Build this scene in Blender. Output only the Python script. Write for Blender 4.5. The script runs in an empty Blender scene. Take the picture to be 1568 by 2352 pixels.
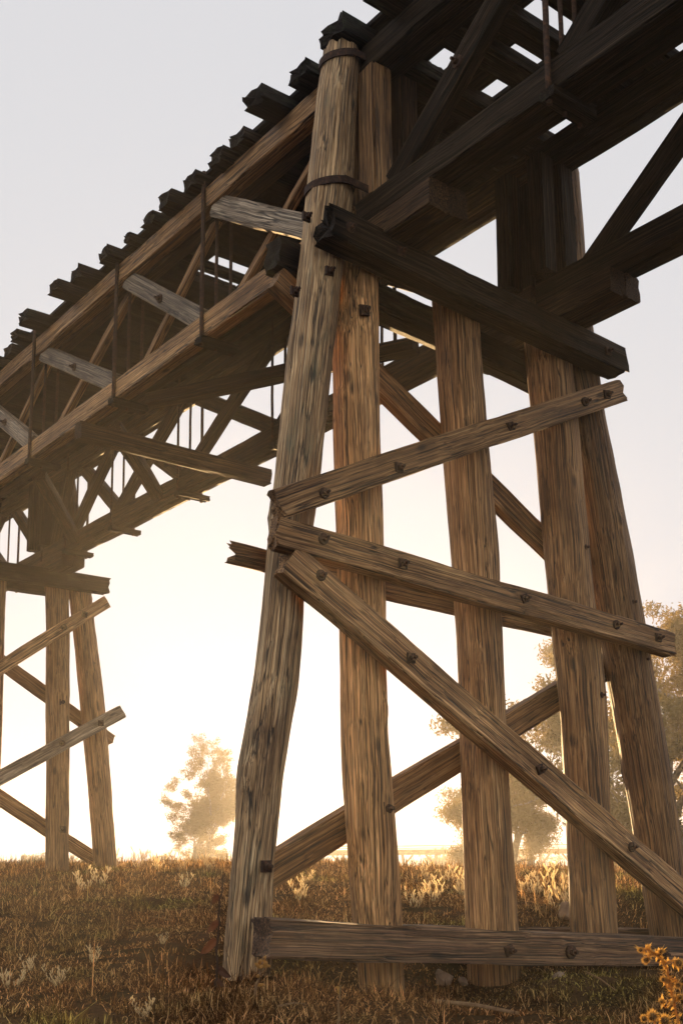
import bpy, math, random
import numpy as np
from mathutils import Vector, Matrix

R = math.radians
S = bpy.context.scene
COL = S.collection

# ------------------------------------------------------------------ camera
F_PX, CX, CY, W_PX, H_PX = 2600.0, 784.0, 1511.0, 1568.0, 2352.0   # lens model on a 1568 x 2352 frame
PITCH, ROLL, HC = math.atan(482 / 2600.0), R(0.5), 1.1
fw = Vector((0, math.cos(PITCH), math.sin(PITCH)))
up0 = Vector((0, -math.sin(PITCH), math.cos(PITCH)))
rt0 = Vector((1, 0, 0))
cr, sr = math.cos(ROLL), math.sin(ROLL)
RT = rt0 * cr - up0 * sr
UP = rt0 * sr + up0 * cr
CAM = Vector((0, 0, HC))
cd = bpy.data.cameras.new('camera')
cam = bpy.data.objects.new('camera', cd)
COL.objects.link(cam)
m = Matrix((RT, UP, -fw)).transposed().to_4x4()
m.translation = CAM
cam.matrix_world = m
cd.sensor_fit = 'VERTICAL'
cd.sensor_height = 36
cd.lens = 36 * F_PX / H_PX
cd.shift_y = (CY - H_PX / 2) / H_PX
cd.clip_end = 3000
cd.clip_start = 0.05
S.camera = cam

# ------------------------------------------------------------------ light and air
SUN_PX = (648, 1842)
SUN_ENERGY = 5.0
DENOISE = True
SKY_GAIN = 0.7
SKY_BACK = 1.4
HAZE_DENSITY = 0.0008
HAZE_G = 0.74
EXPOSURE = 1.2

def ray(px, py):
    return fw + RT * ((px - CX) / F_PX) - UP * ((py - CY) / F_PX)

sd = ray(*SUN_PX).normalized()
sun_el = math.asin(sd.z)
sun_az = math.atan2(sd.x, sd.y)
ld = bpy.data.lights.new('sun', 'SUN')
ld.energy = SUN_ENERGY
ld.angle = R(0.53)
ld.color = (1.0, 0.63, 0.28)
sun = bpy.data.objects.new('sun', ld)
COL.objects.link(sun)
sun.rotation_euler = (-sd).to_track_quat('-Z', 'Y').to_euler()

world = bpy.data.worlds.new('World')
S.world = world
world.use_nodes = True
nt = world.node_tree
nt.nodes.clear()
wo = nt.nodes.new('ShaderNodeOutputWorld')
bg = nt.nodes.new('ShaderNodeBackground')
sky = nt.nodes.new('ShaderNodeTexSky')
sky.sky_type = 'NISHITA'
sky.sun_disc = False
sky.sun_elevation = sun_el
sky.sun_rotation = sun_az
sky.dust_density = 4.0
sky.air_density = 1.0
hs = nt.nodes.new('ShaderNodeHueSaturation')
hs.inputs['Saturation'].default_value = 0.25
mist = nt.nodes.new('ShaderNodeMix')
mist.data_type = 'RGBA'
mist.inputs[0].default_value = 0.95
# mist over the clear sky: extra bright behind the viewer, added fill on timber
geo = nt.nodes.new('ShaderNodeTexCoord')
dot = nt.nodes.new('ShaderNodeVectorMath')
dot.operation = 'DOT_PRODUCT'
dot.inputs[1].default_value = tuple(sd)
nt.links.new(geo.outputs['Generated'], dot.inputs[0])
gr = nt.nodes.new('ShaderNodeMapRange')
gr.inputs[1].default_value = -0.6
gr.inputs[2].default_value = 0.62
gr.inputs[3].default_value = SKY_BACK
gr.inputs[4].default_value = 1.0
nt.links.new(dot.outputs['Value'], gr.inputs[0])
mc = nt.nodes.new('ShaderNodeVectorMath')
mc.operation = 'SCALE'
mc.inputs[0].default_value = (4.6, 4.6, 4.80)
nt.links.new(gr.outputs[0], mc.inputs['Scale'])
nt.links.new(sky.outputs[0], hs.inputs['Color'])
nt.links.new(hs.outputs[0], mist.inputs[6])
nt.links.new(mc.outputs[0], mist.inputs[7])
nt.links.new(mist.outputs[2], bg.inputs['Color'])
bg.inputs['Strength'].default_value = 0.1 * SKY_GAIN
nt.links.new(bg.outputs[0], wo.inputs['Surface'])

S.view_settings.view_transform = 'Standard'
S.view_settings.look = 'None'
S.view_settings.exposure = EXPOSURE
S.view_settings.gamma = 1
S.render.engine = 'CYCLES'
S.cycles.use_denoising = DENOISE
S.cycles.use_adaptive_sampling = False
S.cycles.sample_clamp_direct = 3.0
S.cycles.max_bounces = 6
S.cycles.volume_bounces = 1
S.cycles.transparent_max_bounces = 12

# ------------------------------------------------------------------ bridge frame: s along the bridge, t across it, z up
YAW = R(-38.2)
BV = Vector((math.sin(YAW), math.cos(YAW), 0))
TV = Vector((math.cos(YAW), -math.sin(YAW), 0))
ZV = Vector((0, 0, 1))
OR = Vector((0.0318 * 9.5, 9.5, 0))

def P(s, t, z):
    return OR + BV * s + TV * t + ZV * z

def on_plane(px, py, axis, v):
    d = ray(px, py)
    n = {'s': BV, 't': TV, 'z': ZV}[axis]
    k = (v - (CAM - OR).dot(n)) / d.dot(n)
    q = CAM + d * k - OR
    return q.dot(BV), q.dot(TV), q.z, k

def at_dist(px, py, dist):
    return CAM + ray(px, py) * dist

# ------------------------------------------------------------------ noise
def _hash(ix, iy, iz, seed):
    n = (ix * 374761393 + iy * 668265263 + iz * 2147483647 + seed * 1274126177) & 0xffffffff
    n = ((n ^ (n >> 13)) * 1274126177) & 0xffffffff
    n = n ^ (n >> 16)
    return (n & 0xffff) / 32767.5 - 1.0

def vnoise(x, y, z, seed=0):
    x, y, z = np.broadcast_arrays(np.asarray(x, float), np.asarray(y, float), np.asarray(z, float))
    ix, iy, iz = np.floor(x).astype(np.int64), np.floor(y).astype(np.int64), np.floor(z).astype(np.int64)
    fx, fy, fz = x - ix, y - iy, z - iz
    fx, fy, fz = [f * f * (3 - 2 * f) for f in (fx, fy, fz)]
    r = 0
    for a in (0, 1):
        for b in (0, 1):
            for c in (0, 1):
                w = (fx if a else 1 - fx) * (fy if b else 1 - fy) * (fz if c else 1 - fz)
                r = r + w * _hash(ix + a, iy + b, iz + c, seed)
    return r

def fbm(x, y, z, seed=0, oct=3):
    r, a, f = 0, 1.0, 1.0
    for k in range(oct):
        r = r + a * vnoise(np.asarray(x) * f, np.asarray(y) * f, np.asarray(z) * f, seed + k * 17)
        a *= 0.5
        f *= 2.03
    return r

def sstep(a, b, x):
    t = np.clip((np.asarray(x, float) - a) / (b - a), 0, 1)
    return t * t * (3 - 2 * t)

# ------------------------------------------------------------------ materials
def new_mat(name):
    mt = bpy.data.materials.new(name)
    mt.use_nodes = True
    n = mt.node_tree
    return mt, n, n.nodes['Principled BSDF']

def N(nt, kind, **kw):
    nd = nt.nodes.new(kind)
    for k, v in kw.items():
        setattr(nd, k, v)
    return nd

def ramp(nt, src, stops):
    r = nt.nodes.new('ShaderNodeValToRGB')
    els = r.color_ramp.elements
    while len(els) < len(stops):
        els.new(0.5)
    for e, (p, c) in zip(els, stops):
        e.position = p
        e.color = (*c, 1) if len(c) == 3 else c
    nt.links.new(src, r.inputs[0])
    return r.outputs[0]

def g(v):
    return (v, v, v)

def wood(name, dark, mid, light, moss=0.0, fine=1.0, bump=0.9, spec=0.45):
    mt, n, b = new_mat(name)
    L = n.links.new
    tc = N(n, 'ShaderNodeTexCoord')
    oi = N(n, 'ShaderNodeObjectInfo')
    off = N(n, 'ShaderNodeVectorMath', operation='SCALE')
    comb = N(n, 'ShaderNodeCombineXYZ')
    for i, k in enumerate((37.0, 61.0, 23.0)):
        mm = N(n, 'ShaderNodeMath', operation='MULTIPLY')
        L(oi.outputs['Random'], mm.inputs[0])
        mm.inputs[1].default_value = k
        L(mm.outputs[0], comb.inputs[i])
    add = N(n, 'ShaderNodeVectorMath', operation='ADD')
    L(tc.outputs['Object'], add.inputs[0])
    L(comb.outputs[0], add.inputs[1])
    # a slow warp makes the grain wander round knots
    wn = N(n, 'ShaderNodeTexNoise')
    wn.inputs['Scale'].default_value = 2.2
    wn.inputs['Detail'].default_value = 1
    L(add.outputs[0], wn.inputs['Vector'])
    ws = N(n, 'ShaderNodeVectorMath', operation='SUBTRACT')
    L(wn.outputs['Color'], ws.inputs[0])
    ws.inputs[1].default_value = (0.5, 0.5, 0.5)
    wm = N(n, 'ShaderNodeVectorMath', operation='MULTIPLY')
    L(ws.outputs[0], wm.inputs[0])
    wm.inputs[1].default_value = (0.0, 0.03, 0.03)
    warped = N(n, 'ShaderNodeVectorMath', operation='ADD')
    L(add.outputs[0], warped.inputs[0])
    L(wm.outputs[0], warped.inputs[1])

    def stretched(sc, detail=3, rough=0.6, src=warped):
        mp = N(n, 'ShaderNodeMapping')
        mp.inputs['Scale'].default_value = sc
        L(src.outputs[0], mp.inputs['Vector'])
        t = N(n, 'ShaderNodeTexNoise')
        t.inputs['Scale'].default_value = 1.0
        t.inputs['Detail'].default_value = detail
        t.inputs['Roughness'].default_value = rough
        L(mp.outputs[0], t.inputs['Vector'])
        return t.outputs['Fac']
    coarse = stretched((0.32, 66, 66), 4, 0.62)
    finen = stretched((1.8, 105 * fine, 105 * fine), 2, 0.7)
    patch = stretched((1.1, 3.2, 3.2), 4, 0.6)
    crk = stretched((0.22, 21, 21), 2, 0.45)
    crk2 = stretched((0.5, 60, 60), 1, 0.5)

    def crackmask(src, w):
        s1 = N(n, 'ShaderNodeMath', operation='SUBTRACT')
        L(src, s1.inputs[0])
        s1.inputs[1].default_value = 0.5
        s2 = N(n, 'ShaderNodeMath', operation='ABSOLUTE')
        L(s1.outputs[0], s2.inputs[0])
        mr = N(n, 'ShaderNodeMapRange')
        L(s2.outputs[0], mr.inputs[0])
        mr.inputs[1].default_value = w * 0.25
        mr.inputs[2].default_value = w
        return mr.outputs[0]                                  # 0 in the crack, 1 outside
    c1 = crackmask(crk, 0.026)
    c2 = crackmask(crk2, 0.045)
    base = ramp(n, coarse, [(0.33, dark), (0.5, mid), (0.68, light)])
    fr = ramp(n, finen, [(0.34, g(0.55)), (0.62, g(1.2))])
    mul = N(n, 'ShaderNodeMix', data_type='RGBA', blend_type='MULTIPLY')
    mul.inputs[0].default_value = 1
    L(base, mul.inputs[6])
    L(fr, mul.inputs[7])
    col = mul.outputs[2]
    # weathering: greyer and browner patches
    pr = ramp(n, patch, [(0.32, (0.56, 0.49, 0.42)), (0.5, (1, 0.95, 0.88)), (0.66, (1.35, 1.32, 1.26))])
    mul2 = N(n, 'ShaderNodeMix', data_type='RGBA', blend_type='MULTIPLY')
    mul2.inputs[0].default_value = 1
    L(col, mul2.inputs[6])
    L(pr, mul2.inputs[7])
    col = mul2.outputs[2]
    # knots
    kmap = N(n, 'ShaderNodeMapping')
    kmap.inputs['Scale'].default_value = (1.7, 4.2, 4.2)
    L(add.outputs[0], kmap.inputs['Vector'])
    kv = N(n, 'ShaderNodeTexVoronoi')
    kv.inputs['Scale'].default_value = 1.0
    L(kmap.outputs[0], kv.inputs['Vector'])
    km = N(n, 'ShaderNodeMapRange')
    L(kv.outputs['Distance'], km.inputs[0])
    km.inputs[1].default_value = 0.07
    km.inputs[2].default_value = 0.16
    knot = km.outputs[0]
    for c, lo in ((c1, 0.2), (c2, 0.45), (knot, 0.35)):
        rr = ramp(n, c, [(0.0, g(lo)), (1.0, g(1.0))])
        mx = N(n, 'ShaderNodeMix', data_type='RGBA', blend_type='MULTIPLY')
        mx.inputs[0].default_value = 1
        L(col, mx.inputs[6])
        L(rr, mx.inputs[7])
        col = mx.outputs[2]
    # per-piece tone
    tone = N(n, 'ShaderNodeMapRange')
    L(oi.outputs['Random'], tone.inputs[0])
    tone.inputs[3].default_value = 0.70
    tone.inputs[4].default_value = 1.28
    cc = N(n, 'ShaderNodeCombineXYZ')
    for i in range(3):
        L(tone.outputs[0], cc.inputs[i])
    mx = N(n, 'ShaderNodeMix', data_type='RGBA', blend_type='MULTIPLY')
    mx.inputs[0].default_value = 1
    L(col, mx.inputs[6])
    L(cc.outputs[0], mx.inputs[7])
    col = mx.outputs[2]
    if moss:
        mn = stretched((1.5, 6, 6), 4, 0.7)
        mr = ramp(n, mn, [(0.55, g(0)), (0.72, g(moss))])
        mo = N(n, 'ShaderNodeMix', data_type='RGBA')
        L(mr, mo.inputs[0])
        L(col, mo.inputs[6])
        mo.inputs[7].default_value = (0.13, 0.15, 0.085, 1)
        col = mo.outputs[2]
    L(col, b.inputs['Base Color'])
    b.inputs['Roughness'].default_value = 0.68
    b.inputs['Specular IOR Level'].default_value = spec
    # height
    h = N(n, 'ShaderNodeMath', operation='MULTIPLY_ADD')
    L(coarse, h.inputs[0])
    h.inputs[1].default_value = 0.8
    h2 = N(n, 'ShaderNodeMath', operation='MULTIPLY')
    L(finen, h2.inputs[0])
    h2.inputs[1].default_value = 0.35
    L(h2.outputs[0], h.inputs[2])
    h3 = N(n, 'ShaderNodeMath', operation='MULTIPLY_ADD')
    L(c1, h3.inputs[0])
    h3.inputs[1].default_value = 0.9
    L(h.outputs[0], h3.inputs[2])
    h4 = N(n, 'ShaderNodeMath', operation='MULTIPLY_ADD')
    L(c2, h4.inputs[0])
    h4.inputs[1].default_value = 0.35
    L(h3.outputs[0], h4.inputs[2])
    bp = N(n, 'ShaderNodeBump')
    bp.inputs['Strength'].default_value = bump
    bp.inputs['Distance'].default_value = 0.012
    L(h4.outputs[0], bp.inputs['Height'])
    L(bp.outputs[0], b.inputs['Normal'])
    return mt

M = {}
M['pile'] = wood('weathered pile wood', (0.20, 0.092, 0.030), (0.49, 0.262, 0.098), (0.76, 0.47, 0.22))
M['pile_grey'] = wood('grey lichened pile wood', (0.26, 0.142, 0.058), (0.60, 0.38, 0.18), (0.86, 0.63, 0.36), moss=0.4)
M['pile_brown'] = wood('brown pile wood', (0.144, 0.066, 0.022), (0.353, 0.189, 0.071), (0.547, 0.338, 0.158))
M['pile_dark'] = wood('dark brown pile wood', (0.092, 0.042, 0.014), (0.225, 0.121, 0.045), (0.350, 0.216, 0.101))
M['chord'] = wood('brown chord timber', (0.120, 0.055, 0.018), (0.294, 0.157, 0.059), (0.456, 0.282, 0.132))
M['beam'] = wood('weathered beam wood', (0.16, 0.075, 0.027), (0.39, 0.212, 0.085), (0.64, 0.41, 0.20))
M['grey'] = wood('silvered beam wood', (0.11, 0.078, 0.052), (0.29, 0.225, 0.155), (0.46, 0.39, 0.29))
M['shade'] = wood('beam wood with deep painted shade', (0.006, 0.004, 0.003), (0.019, 0.013, 0.008), (0.055, 0.037, 0.024), spec=0.08)  # overhead and cap timbers: their shade is put into the wood colour
M['mid'] = wood('brown beam wood with painted shade', (0.018, 0.009, 0.004), (0.050, 0.026, 0.012), (0.11, 0.062, 0.034), spec=0.15)  # beam brown darkened to paint in the shade of far-side and under timbers
M['dark'] = wood('dark timber with painted shade', (0.006, 0.004, 0.003), (0.016, 0.011, 0.008), (0.040, 0.028, 0.020), moss=0.25, spec=0.08)  # shade under the deck and round the caps mixed into the base colour
M['rot'] = wood('rotting ground timber', (0.045, 0.022, 0.010), (0.13, 0.070, 0.034), (0.27, 0.17, 0.095), fine=0.7, bump=1.0)

def simple(name, col, rough=0.8, metal=0.0, noise=None, transl=None, bump=0.0):
    mt, n, b = new_mat(name)
    b.inputs['Roughness'].default_value = rough
    b.inputs['Metallic'].default_value = metal
    b.inputs['Specular IOR Level'].default_value = 0.2
    src = None
    if noise:
        tc = N(n, 'ShaderNodeTexCoord')
        t = N(n, 'ShaderNodeTexNoise')
        t.inputs['Scale'].default_value = noise[0]
        t.inputs['Detail'].default_value = 5
        n.links.new(tc.outputs['Object'], t.inputs['Vector'])
        c = ramp(n, t.outputs['Fac'], [(0.3, noise[1]), (0.55, col), (0.75, noise[2])])
        n.links.new(c, b.inputs['Base Color'])
        src = c
        if bump:
            bp = N(n, 'ShaderNodeBump')
            bp.inputs['Strength'].default_value = bump
            bp.inputs['Distance'].default_value = 0.02
            n.links.new(t.outputs['Fac'], bp.inputs['Height'])
            n.links.new(bp.outputs[0], b.inputs['Normal'])
    else:
        b.inputs['Base Color'].default_value = (*col, 1)
    if transl:
        tr = N(n, 'ShaderNodeBsdfTranslucent')
        tr.inputs['Color'].default_value = (*transl[0], 1)
        mx = N(n, 'ShaderNodeMixShader')
        mx.inputs[0].default_value = transl[1]
        out = n.nodes['Material Output']
        n.links.new(b.outputs[0], mx.inputs[1])
        n.links.new(tr.outputs[0], mx.inputs[2])
        n.links.new(mx.outputs[0], out.inputs['Surface'])
    return mt

M['iron'] = simple('rusted iron', (0.055, 0.03, 0.02), 0.75, 0.35, (30, (0.03, 0.018, 0.013), (0.12, 0.055, 0.028)), bump=0.5)
M['bark'] = simple('pale gum bark', (0.20, 0.16, 0.12), 0.9, 0, (3, (0.09, 0.07, 0.05), (0.34, 0.29, 0.23)))
M['leaf'] = simple('gum leaves', (0.06, 0.06, 0.024), 0.6, 0, (0.6, (0.04, 0.042, 0.018), (0.09, 0.08, 0.03)), ((0.34, 0.22, 0.05), 0.4))
M['bush'] = simple('field bush leaves', (0.08, 0.08, 0.045), 0.7, 0, None, ((0.26, 0.21, 0.08), 0.35))
M['sprig'] = simple('woolly pale leaves', (0.62, 0.46, 0.27), 0.9, 0, None, ((0.95, 0.78, 0.46), 0.6))
M['stalk'] = simple('dry stalk', (0.24, 0.15, 0.08), 0.8, 0, (40, (0.12, 0.07, 0.04), (0.38, 0.26, 0.14)), ((0.6, 0.38, 0.15), 0.25))
M['darkstalk'] = simple('dark dead stem', (0.06, 0.035, 0.02), 0.9)
M['deadleaf'] = simple('dead brown leaf', (0.11, 0.055, 0.03), 0.8, 0, (20, (0.07, 0.03, 0.02), (0.17, 0.09, 0.05)), ((0.12, 0.05, 0.02), 0.15))
M['thistle'] = simple('dry golden thistle', (0.36, 0.21, 0.07), 0.7, 0, (60, (0.22, 0.11, 0.03), (0.55, 0.36, 0.13)), ((0.85, 0.50, 0.12), 0.45))
M['thistle_core'] = simple('brown thistle core', (0.10, 0.055, 0.022), 0.9)
M['rock'] = simple('buff field stone', (0.27, 0.19, 0.13), 0.9, 0, (7, (0.14, 0.10, 0.07), (0.42, 0.33, 0.25)), bump=0.8)

# ------------------------------------------------------------------ object helpers
def tag(o, label=None, cat=None, group=None, kind=None):
    if label:
        o['label'] = label
    if cat:
        o['category'] = cat
    if group:
        o['group'] = group
    if kind:
        o['kind'] = kind
    return o

def empty(name, loc):
    o = bpy.data.objects.new(name, None)
    COL.objects.link(o)
    o.location = loc
    o.empty_display_size = 0.3
    bpy.context.view_layer.update()
    return o

def mesh_obj(name, verts, faces, mat, parent=None, mw=None, smooth=False):
    me = bpy.data.meshes.new(name)
    me.from_pydata([tuple(v) for v in verts], [], faces)
    me.materials.append(mat if not isinstance(mat, str) else M[mat])
    if smooth:
        me.polygons.foreach_set('use_smooth', [True] * len(me.polygons))
    o = bpy.data.objects.new(name, me)
    COL.objects.link(o)
    mw = mw or Matrix.Identity(4)
    if parent:
        o.parent = parent
        o.matrix_parent_inverse = Matrix.Identity(4)
        o.matrix_local = WM[parent.name].inverted() @ mw
    else:
        o.matrix_local = mw
    WM[o.name] = mw.copy()
    return o

WM = {}
def root(name, loc, **kw):
    o = empty(name, loc)
    WM[o.name] = Matrix.Translation(loc)
    tag(o, **kw)
    return o

def quick_mesh(name, V, Fq, mat, parent=None, mw=None):
    """big arrays: V (n,3) float, Fq (m,k) int, all faces the same size"""
    me = bpy.data.meshes.new(name)
    V = np.asarray(V, np.float32)
    Fq = np.asarray(Fq, np.int32)
    k = Fq.shape[1]
    me.vertices.add(len(V))
    me.vertices.foreach_set('co', V.ravel())
    me.loops.add(Fq.size)
    me.loops.foreach_set('vertex_index', Fq.ravel())
    me.polygons.add(len(Fq))
    me.polygons.foreach_set('loop_start', np.arange(len(Fq), dtype=np.int32) * k)
    me.polygons.foreach_set('loop_total', np.full(len(Fq), k, np.int32))
    me.update(calc_edges=True)
    me.materials.append(M[mat] if isinstance(mat, str) else mat)
    o = bpy.data.objects.new(name, me)
    COL.objects.link(o)
    mw = mw or Matrix.Identity(4)
    if parent:
        o.parent = parent
        o.matrix_parent_inverse = Matrix.Identity(4)
        o.matrix_local = WM[parent.name].inverted() @ mw
    else:
        o.matrix_local = mw
    WM[o.name] = mw.copy()
    return o

def frame(p0, p1, side):
    """matrix whose X runs p0->p1, Y is close to 'side'"""
    x = (p1 - p0).normalized()
    y = (side - x * side.dot(x)).normalized()
    z = x.cross(y)
    mm = Matrix((x, y, z)).transposed().to_4x4()
    mm.translation = p0
    return mm, (p1 - p0).length

_seed = [11]
def nseed():
    _seed[0] += 7
    return _seed[0]

def timber(name, p0, p1, w, h, side, parent, mat='beam', rough=0.008, rag=(0.012, 0.012), bow=0.0, taper=1.0, cham=0.006, chip=0.018, seg=0.08, cut=None):
    """squared timber; w = size along 'side', h = size across it. Worn arrises, checks and ragged ends are modelled."""
    p0, p1 = Vector(p0), Vector(p1)
    mw, L = frame(p0, p1, Vector(side))
    sd_ = nseed()
    n = max(3, int(L / seg))
    k = 5
    pts = []
    cs = [(-1, -1), (1, -1), (1, 1), (-1, 1)]
    for i in range(4):
        a, b = cs[i], cs[(i + 1) % 4]
        for u in (0.0, 0.07, 0.36, 0.64, 0.93):
            pts.append((a[0] + (b[0] - a[0]) * u, a[1] + (b[1] - a[1]) * u))
    pts = np.array(pts)
    m_ = len(pts)
    corner = np.array([1.0 if i % k == 0 else 0.0 for i in range(m_)])
    xs = np.linspace(0, L, n + 1)
    X, J = np.meshgrid(xs, np.arange(m_), indexing='ij')
    tp = 1 + (taper - 1) * (X / L)
    Y = pts[J, 0] * w / 2 * tp
    Z = pts[J, 1] * h / 2 * tp
    # arris wear
    wear = cham + chip * np.clip(fbm(X * 3.1, pts[J, 0] * 2, pts[J, 1] * 2, sd_, 3), 0, 1.5)
    cm = corner[J]
    Y -= np.sign(pts[J, 0]) * wear * cm
    Z -= np.sign(pts[J, 1]) * wear * cm
    # surface undulation, grain ridges run along X
    d = rough * (fbm(X * 1.3, pts[J, 0] * 2.5, pts[J, 1] * 2.5, sd_ + 3, 3) + 0.7 * vnoise(X * 0.6, pts[J, 0] * 9, pts[J, 1] * 9, sd_ + 5))
    inner = 1 - cm
    onY = (np.abs(pts[J, 0]) > 0.999) * inner
    onZ = (np.abs(pts[J, 1]) > 0.999) * inner
    Y += np.sign(pts[J, 0]) * d * onY
    Z += np.sign(pts[J, 1]) * d * onZ
    Y += bow * np.sin(X / L * math.pi) + 0.004 * fbm(X * 0.5, 0, 0, sd_ + 9, 2)
    Z += 0.010 * fbm(X * 0.5, 3, 0, sd_ + 12, 3)
    XX = X.copy()
    e0 = np.clip(vnoise(pts[:, 0] * 3.5, pts[:, 1] * 3.5, 0, sd_ + 21) * 0.7 + vnoise(pts[:, 0] * 9, pts[:, 1] * 9, 0, sd_ + 22) * 0.6, -1, 1)
    e1 = np.clip(vnoise(pts[:, 0] * 3.5, pts[:, 1] * 3.5, 5, sd_ + 25) * 0.7 + vnoise(pts[:, 0] * 9, pts[:, 1] * 9, 5, sd_ + 26) * 0.6, -1, 1)
    XX[0] += e0 * rag[0]
    XX[-1] += e1 * rag[1]
    if cut:                                                     # (end, length, fraction): underside sloped off at an end
        end, cl, fr_ = cut
        dd = (X if end == 0 else L - X)
        f_ = 1 - fr_ * np.clip(1 - dd / cl, 0, 1)
        low = pts[J, 1] * 1.0
        zz = np.where(low < 0, Z * f_ + (h / 2) * (1 - f_), Z)
        Z = zz
    V = np.stack([XX, Y, Z], -1).reshape(-1, 3)
    faces = []
    for i in range(n):
        for j in range(m_):
            a = i * m_ + j
            b = i * m_ + (j + 1) % m_
            faces.append((a, b, b + m_, a + m_))
    V = list(map(tuple, V))
    c0 = len(V)
    V.append((rag[0] * 0.5, Y[0].mean(), Z[0].mean()))
    V.append((L - rag[1] * 0.5, Y[-1].mean(), Z[-1].mean()))
    for j in range(m_):
        faces.append((c0, (j + 1) % m_, j))
        faces.append((c0 + 1, n * m_ + j, n * m_ + (j + 1) % m_))
    o = mesh_obj(name, V, faces, mat, parent, mw)
    return o

def pole(name, pts, parent, mat='pile', rough=0.012, groove=0.009, nseg=56, rag=0.03, knots=2, step=0.07):
    """round timber through pts = [(Vector, radius)], worn, checked along the grain"""
    sd_ = nseed()
    P0, P1 = pts[0][0], pts[-1][0]
    mw, L = frame(P0, P1, Vector((1, 0, 0)) if abs((P1 - P0).normalized().x) < 0.9 else Vector((0, 1, 0)))
    inv = mw.inverted()
    loc = [inv @ p for p, r in pts]
    xs_c = np.array([p.x for p in loc])
    n = max(6, int(L / step))
    xs = np.linspace(0, L, n + 1)
    def interp(vals):
        y = np.interp(xs, xs_c, vals)
        ker = np.array([1, 2, 3, 2, 1]) / 9.0
        yp = np.concatenate([[2 * y[0] - y[2], 2 * y[0] - y[1]], y, [2 * y[-1] - y[-2], 2 * y[-1] - y[-3]]])
        return np.convolve(yp, ker, 'valid')
    cy, cz = interp([p.y for p in loc]), interp([p.z for p in loc])
    rr = interp([r for p, r in pts])
    th = np.linspace(0, 2 * math.pi, nseg, endpoint=False)
    X, T = np.meshgrid(xs, th, indexing='ij')
    ct, st = np.cos(T), np.sin(T)
    rad = rr[:, None] * np.ones_like(T)
    rad = rad + rough * fbm(X * 1.1, ct * 1.6, st * 1.6, sd_, 3)
    gv = vnoise(X * 0.55, ct * 9, st * 9, sd_ + 4) * 0.6 + vnoise(X * 0.8, ct * 20, st * 20, sd_ + 6) * 0.4
    rad = rad - groove * np.clip(1 - np.abs(gv) * 5, 0, 1) + 0.003 * gv
    rng = random.Random(sd_)
    for _ in range(knots):
        kx, kt = rng.uniform(0.1, 0.9) * L, rng.uniform(0, 2 * math.pi)
        dd = ((X - kx) / 0.09) ** 2 + (np.angle(np.exp(1j * (T - kt))) * rr.mean() / 0.05) ** 2
        rad = rad + 0.022 * np.exp(-dd) - 0.018 * np.exp(-dd * 7)
    XX = X.copy()
    XX[0] += rag * vnoise(ct[0] * 4, st[0] * 4, 1, sd_ + 30)
    XX[-1] += rag * (vnoise(ct[0] * 4, st[0] * 4, 2, sd_ + 31))
    Y = cy[:, None] + rad * ct
    Z = cz[:, None] + rad * st
    V = np.stack([XX, Y, Z], -1).reshape(-1, 3)
    faces = []
    for i in range(n):
        for j in range(nseg):
            a = i * nseg + j
            b = i * nseg + (j + 1) % nseg
            faces.append((a, b, b + nseg, a + nseg))
    V = list(map(tuple, V))
    c0 = len(V)
    V += [(0.01, cy[0], cz[0]), (L - 0.01, cy[-1], cz[-1])]
    for j in range(nseg):
        faces.append((c0, (j + 1) % nseg, j))
        faces.append((c0 + 1, n * nseg + j, n * nseg + (j + 1) % nseg))
    return mesh_obj(name, V, faces, mat, parent, mw)

def rod(name, p0, p1, r, parent, mat='iron', n=10):
    p0, p1 = Vector(p0), Vector(p1)
    mw, L = frame(p0, p1, Vector((1, 0, 0.1)))
    V, Fc = [], []
    k = max(2, int(L / 0.25))
    rng = random.Random(nseed())
    for i in range(k + 1):
        wob = 0.003 * rng.uniform(-1, 1)
        for j in range(n):
            a = j / n * 2 * math.pi
            V.append((i / k * L, r * math.cos(a) + wob, r * math.sin(a)))
    for i in range(k):
        for j in range(n):
            a, b = i * n + j, i * n + (j + 1) % n
            Fc.append((a, b, b + n, a + n))
    Fc.append(tuple(range(n))[::-1])
    Fc.append(tuple(range(k * n, k * n + n)))
    return mesh_obj(name, V, Fc, mat, parent, mw, True)

def bolt(p, nrm, parent, size=0.05, sq=True, ang=0.0):
    """square washer plate, nut and rod end as one piece of hardware"""
    nrm = Vector(nrm).normalized()
    mw, _ = frame(Vector(p), Vector(p) + nrm, ZV if abs(nrm.z) < 0.9 else BV)
    mw = mw @ Matrix.Rotation(ang, 4, 'X')
    V, Fc = [], []
    def ring(n, r, x0, x1, ph=0.0, sh=0.92):
        b = len(V)
        for x, q in ((x0, 1), (x1, 1), (x1 + 0.004, sh)):
            for j in range(n):
                a = ph + j / n * 2 * math.pi
                V.append((x, r * q * math.cos(a), r * q * math.sin(a)))
        for k in range(2):
            for j in range(n):
                u, v = b + k * n + j, b + k * n + (j + 1) % n
                Fc.append((u, v, v + n, u + n))
        Fc.append(tuple(range(b + 2 * n, b + 3 * n)))
    if sq:
        ring(4, size * 1.25, -0.012, 0.010, math.pi / 4)
    else:
        ring(14, size * 1.1, -0.012, 0.010)
    ring(6, size * 0.62, 0.008, 0.042, 0.3)
    ring(10, size * 0.3, 0.03, 0.072)
    return mesh_obj('bolt', V, Fc, 'iron', parent, mw)

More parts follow.
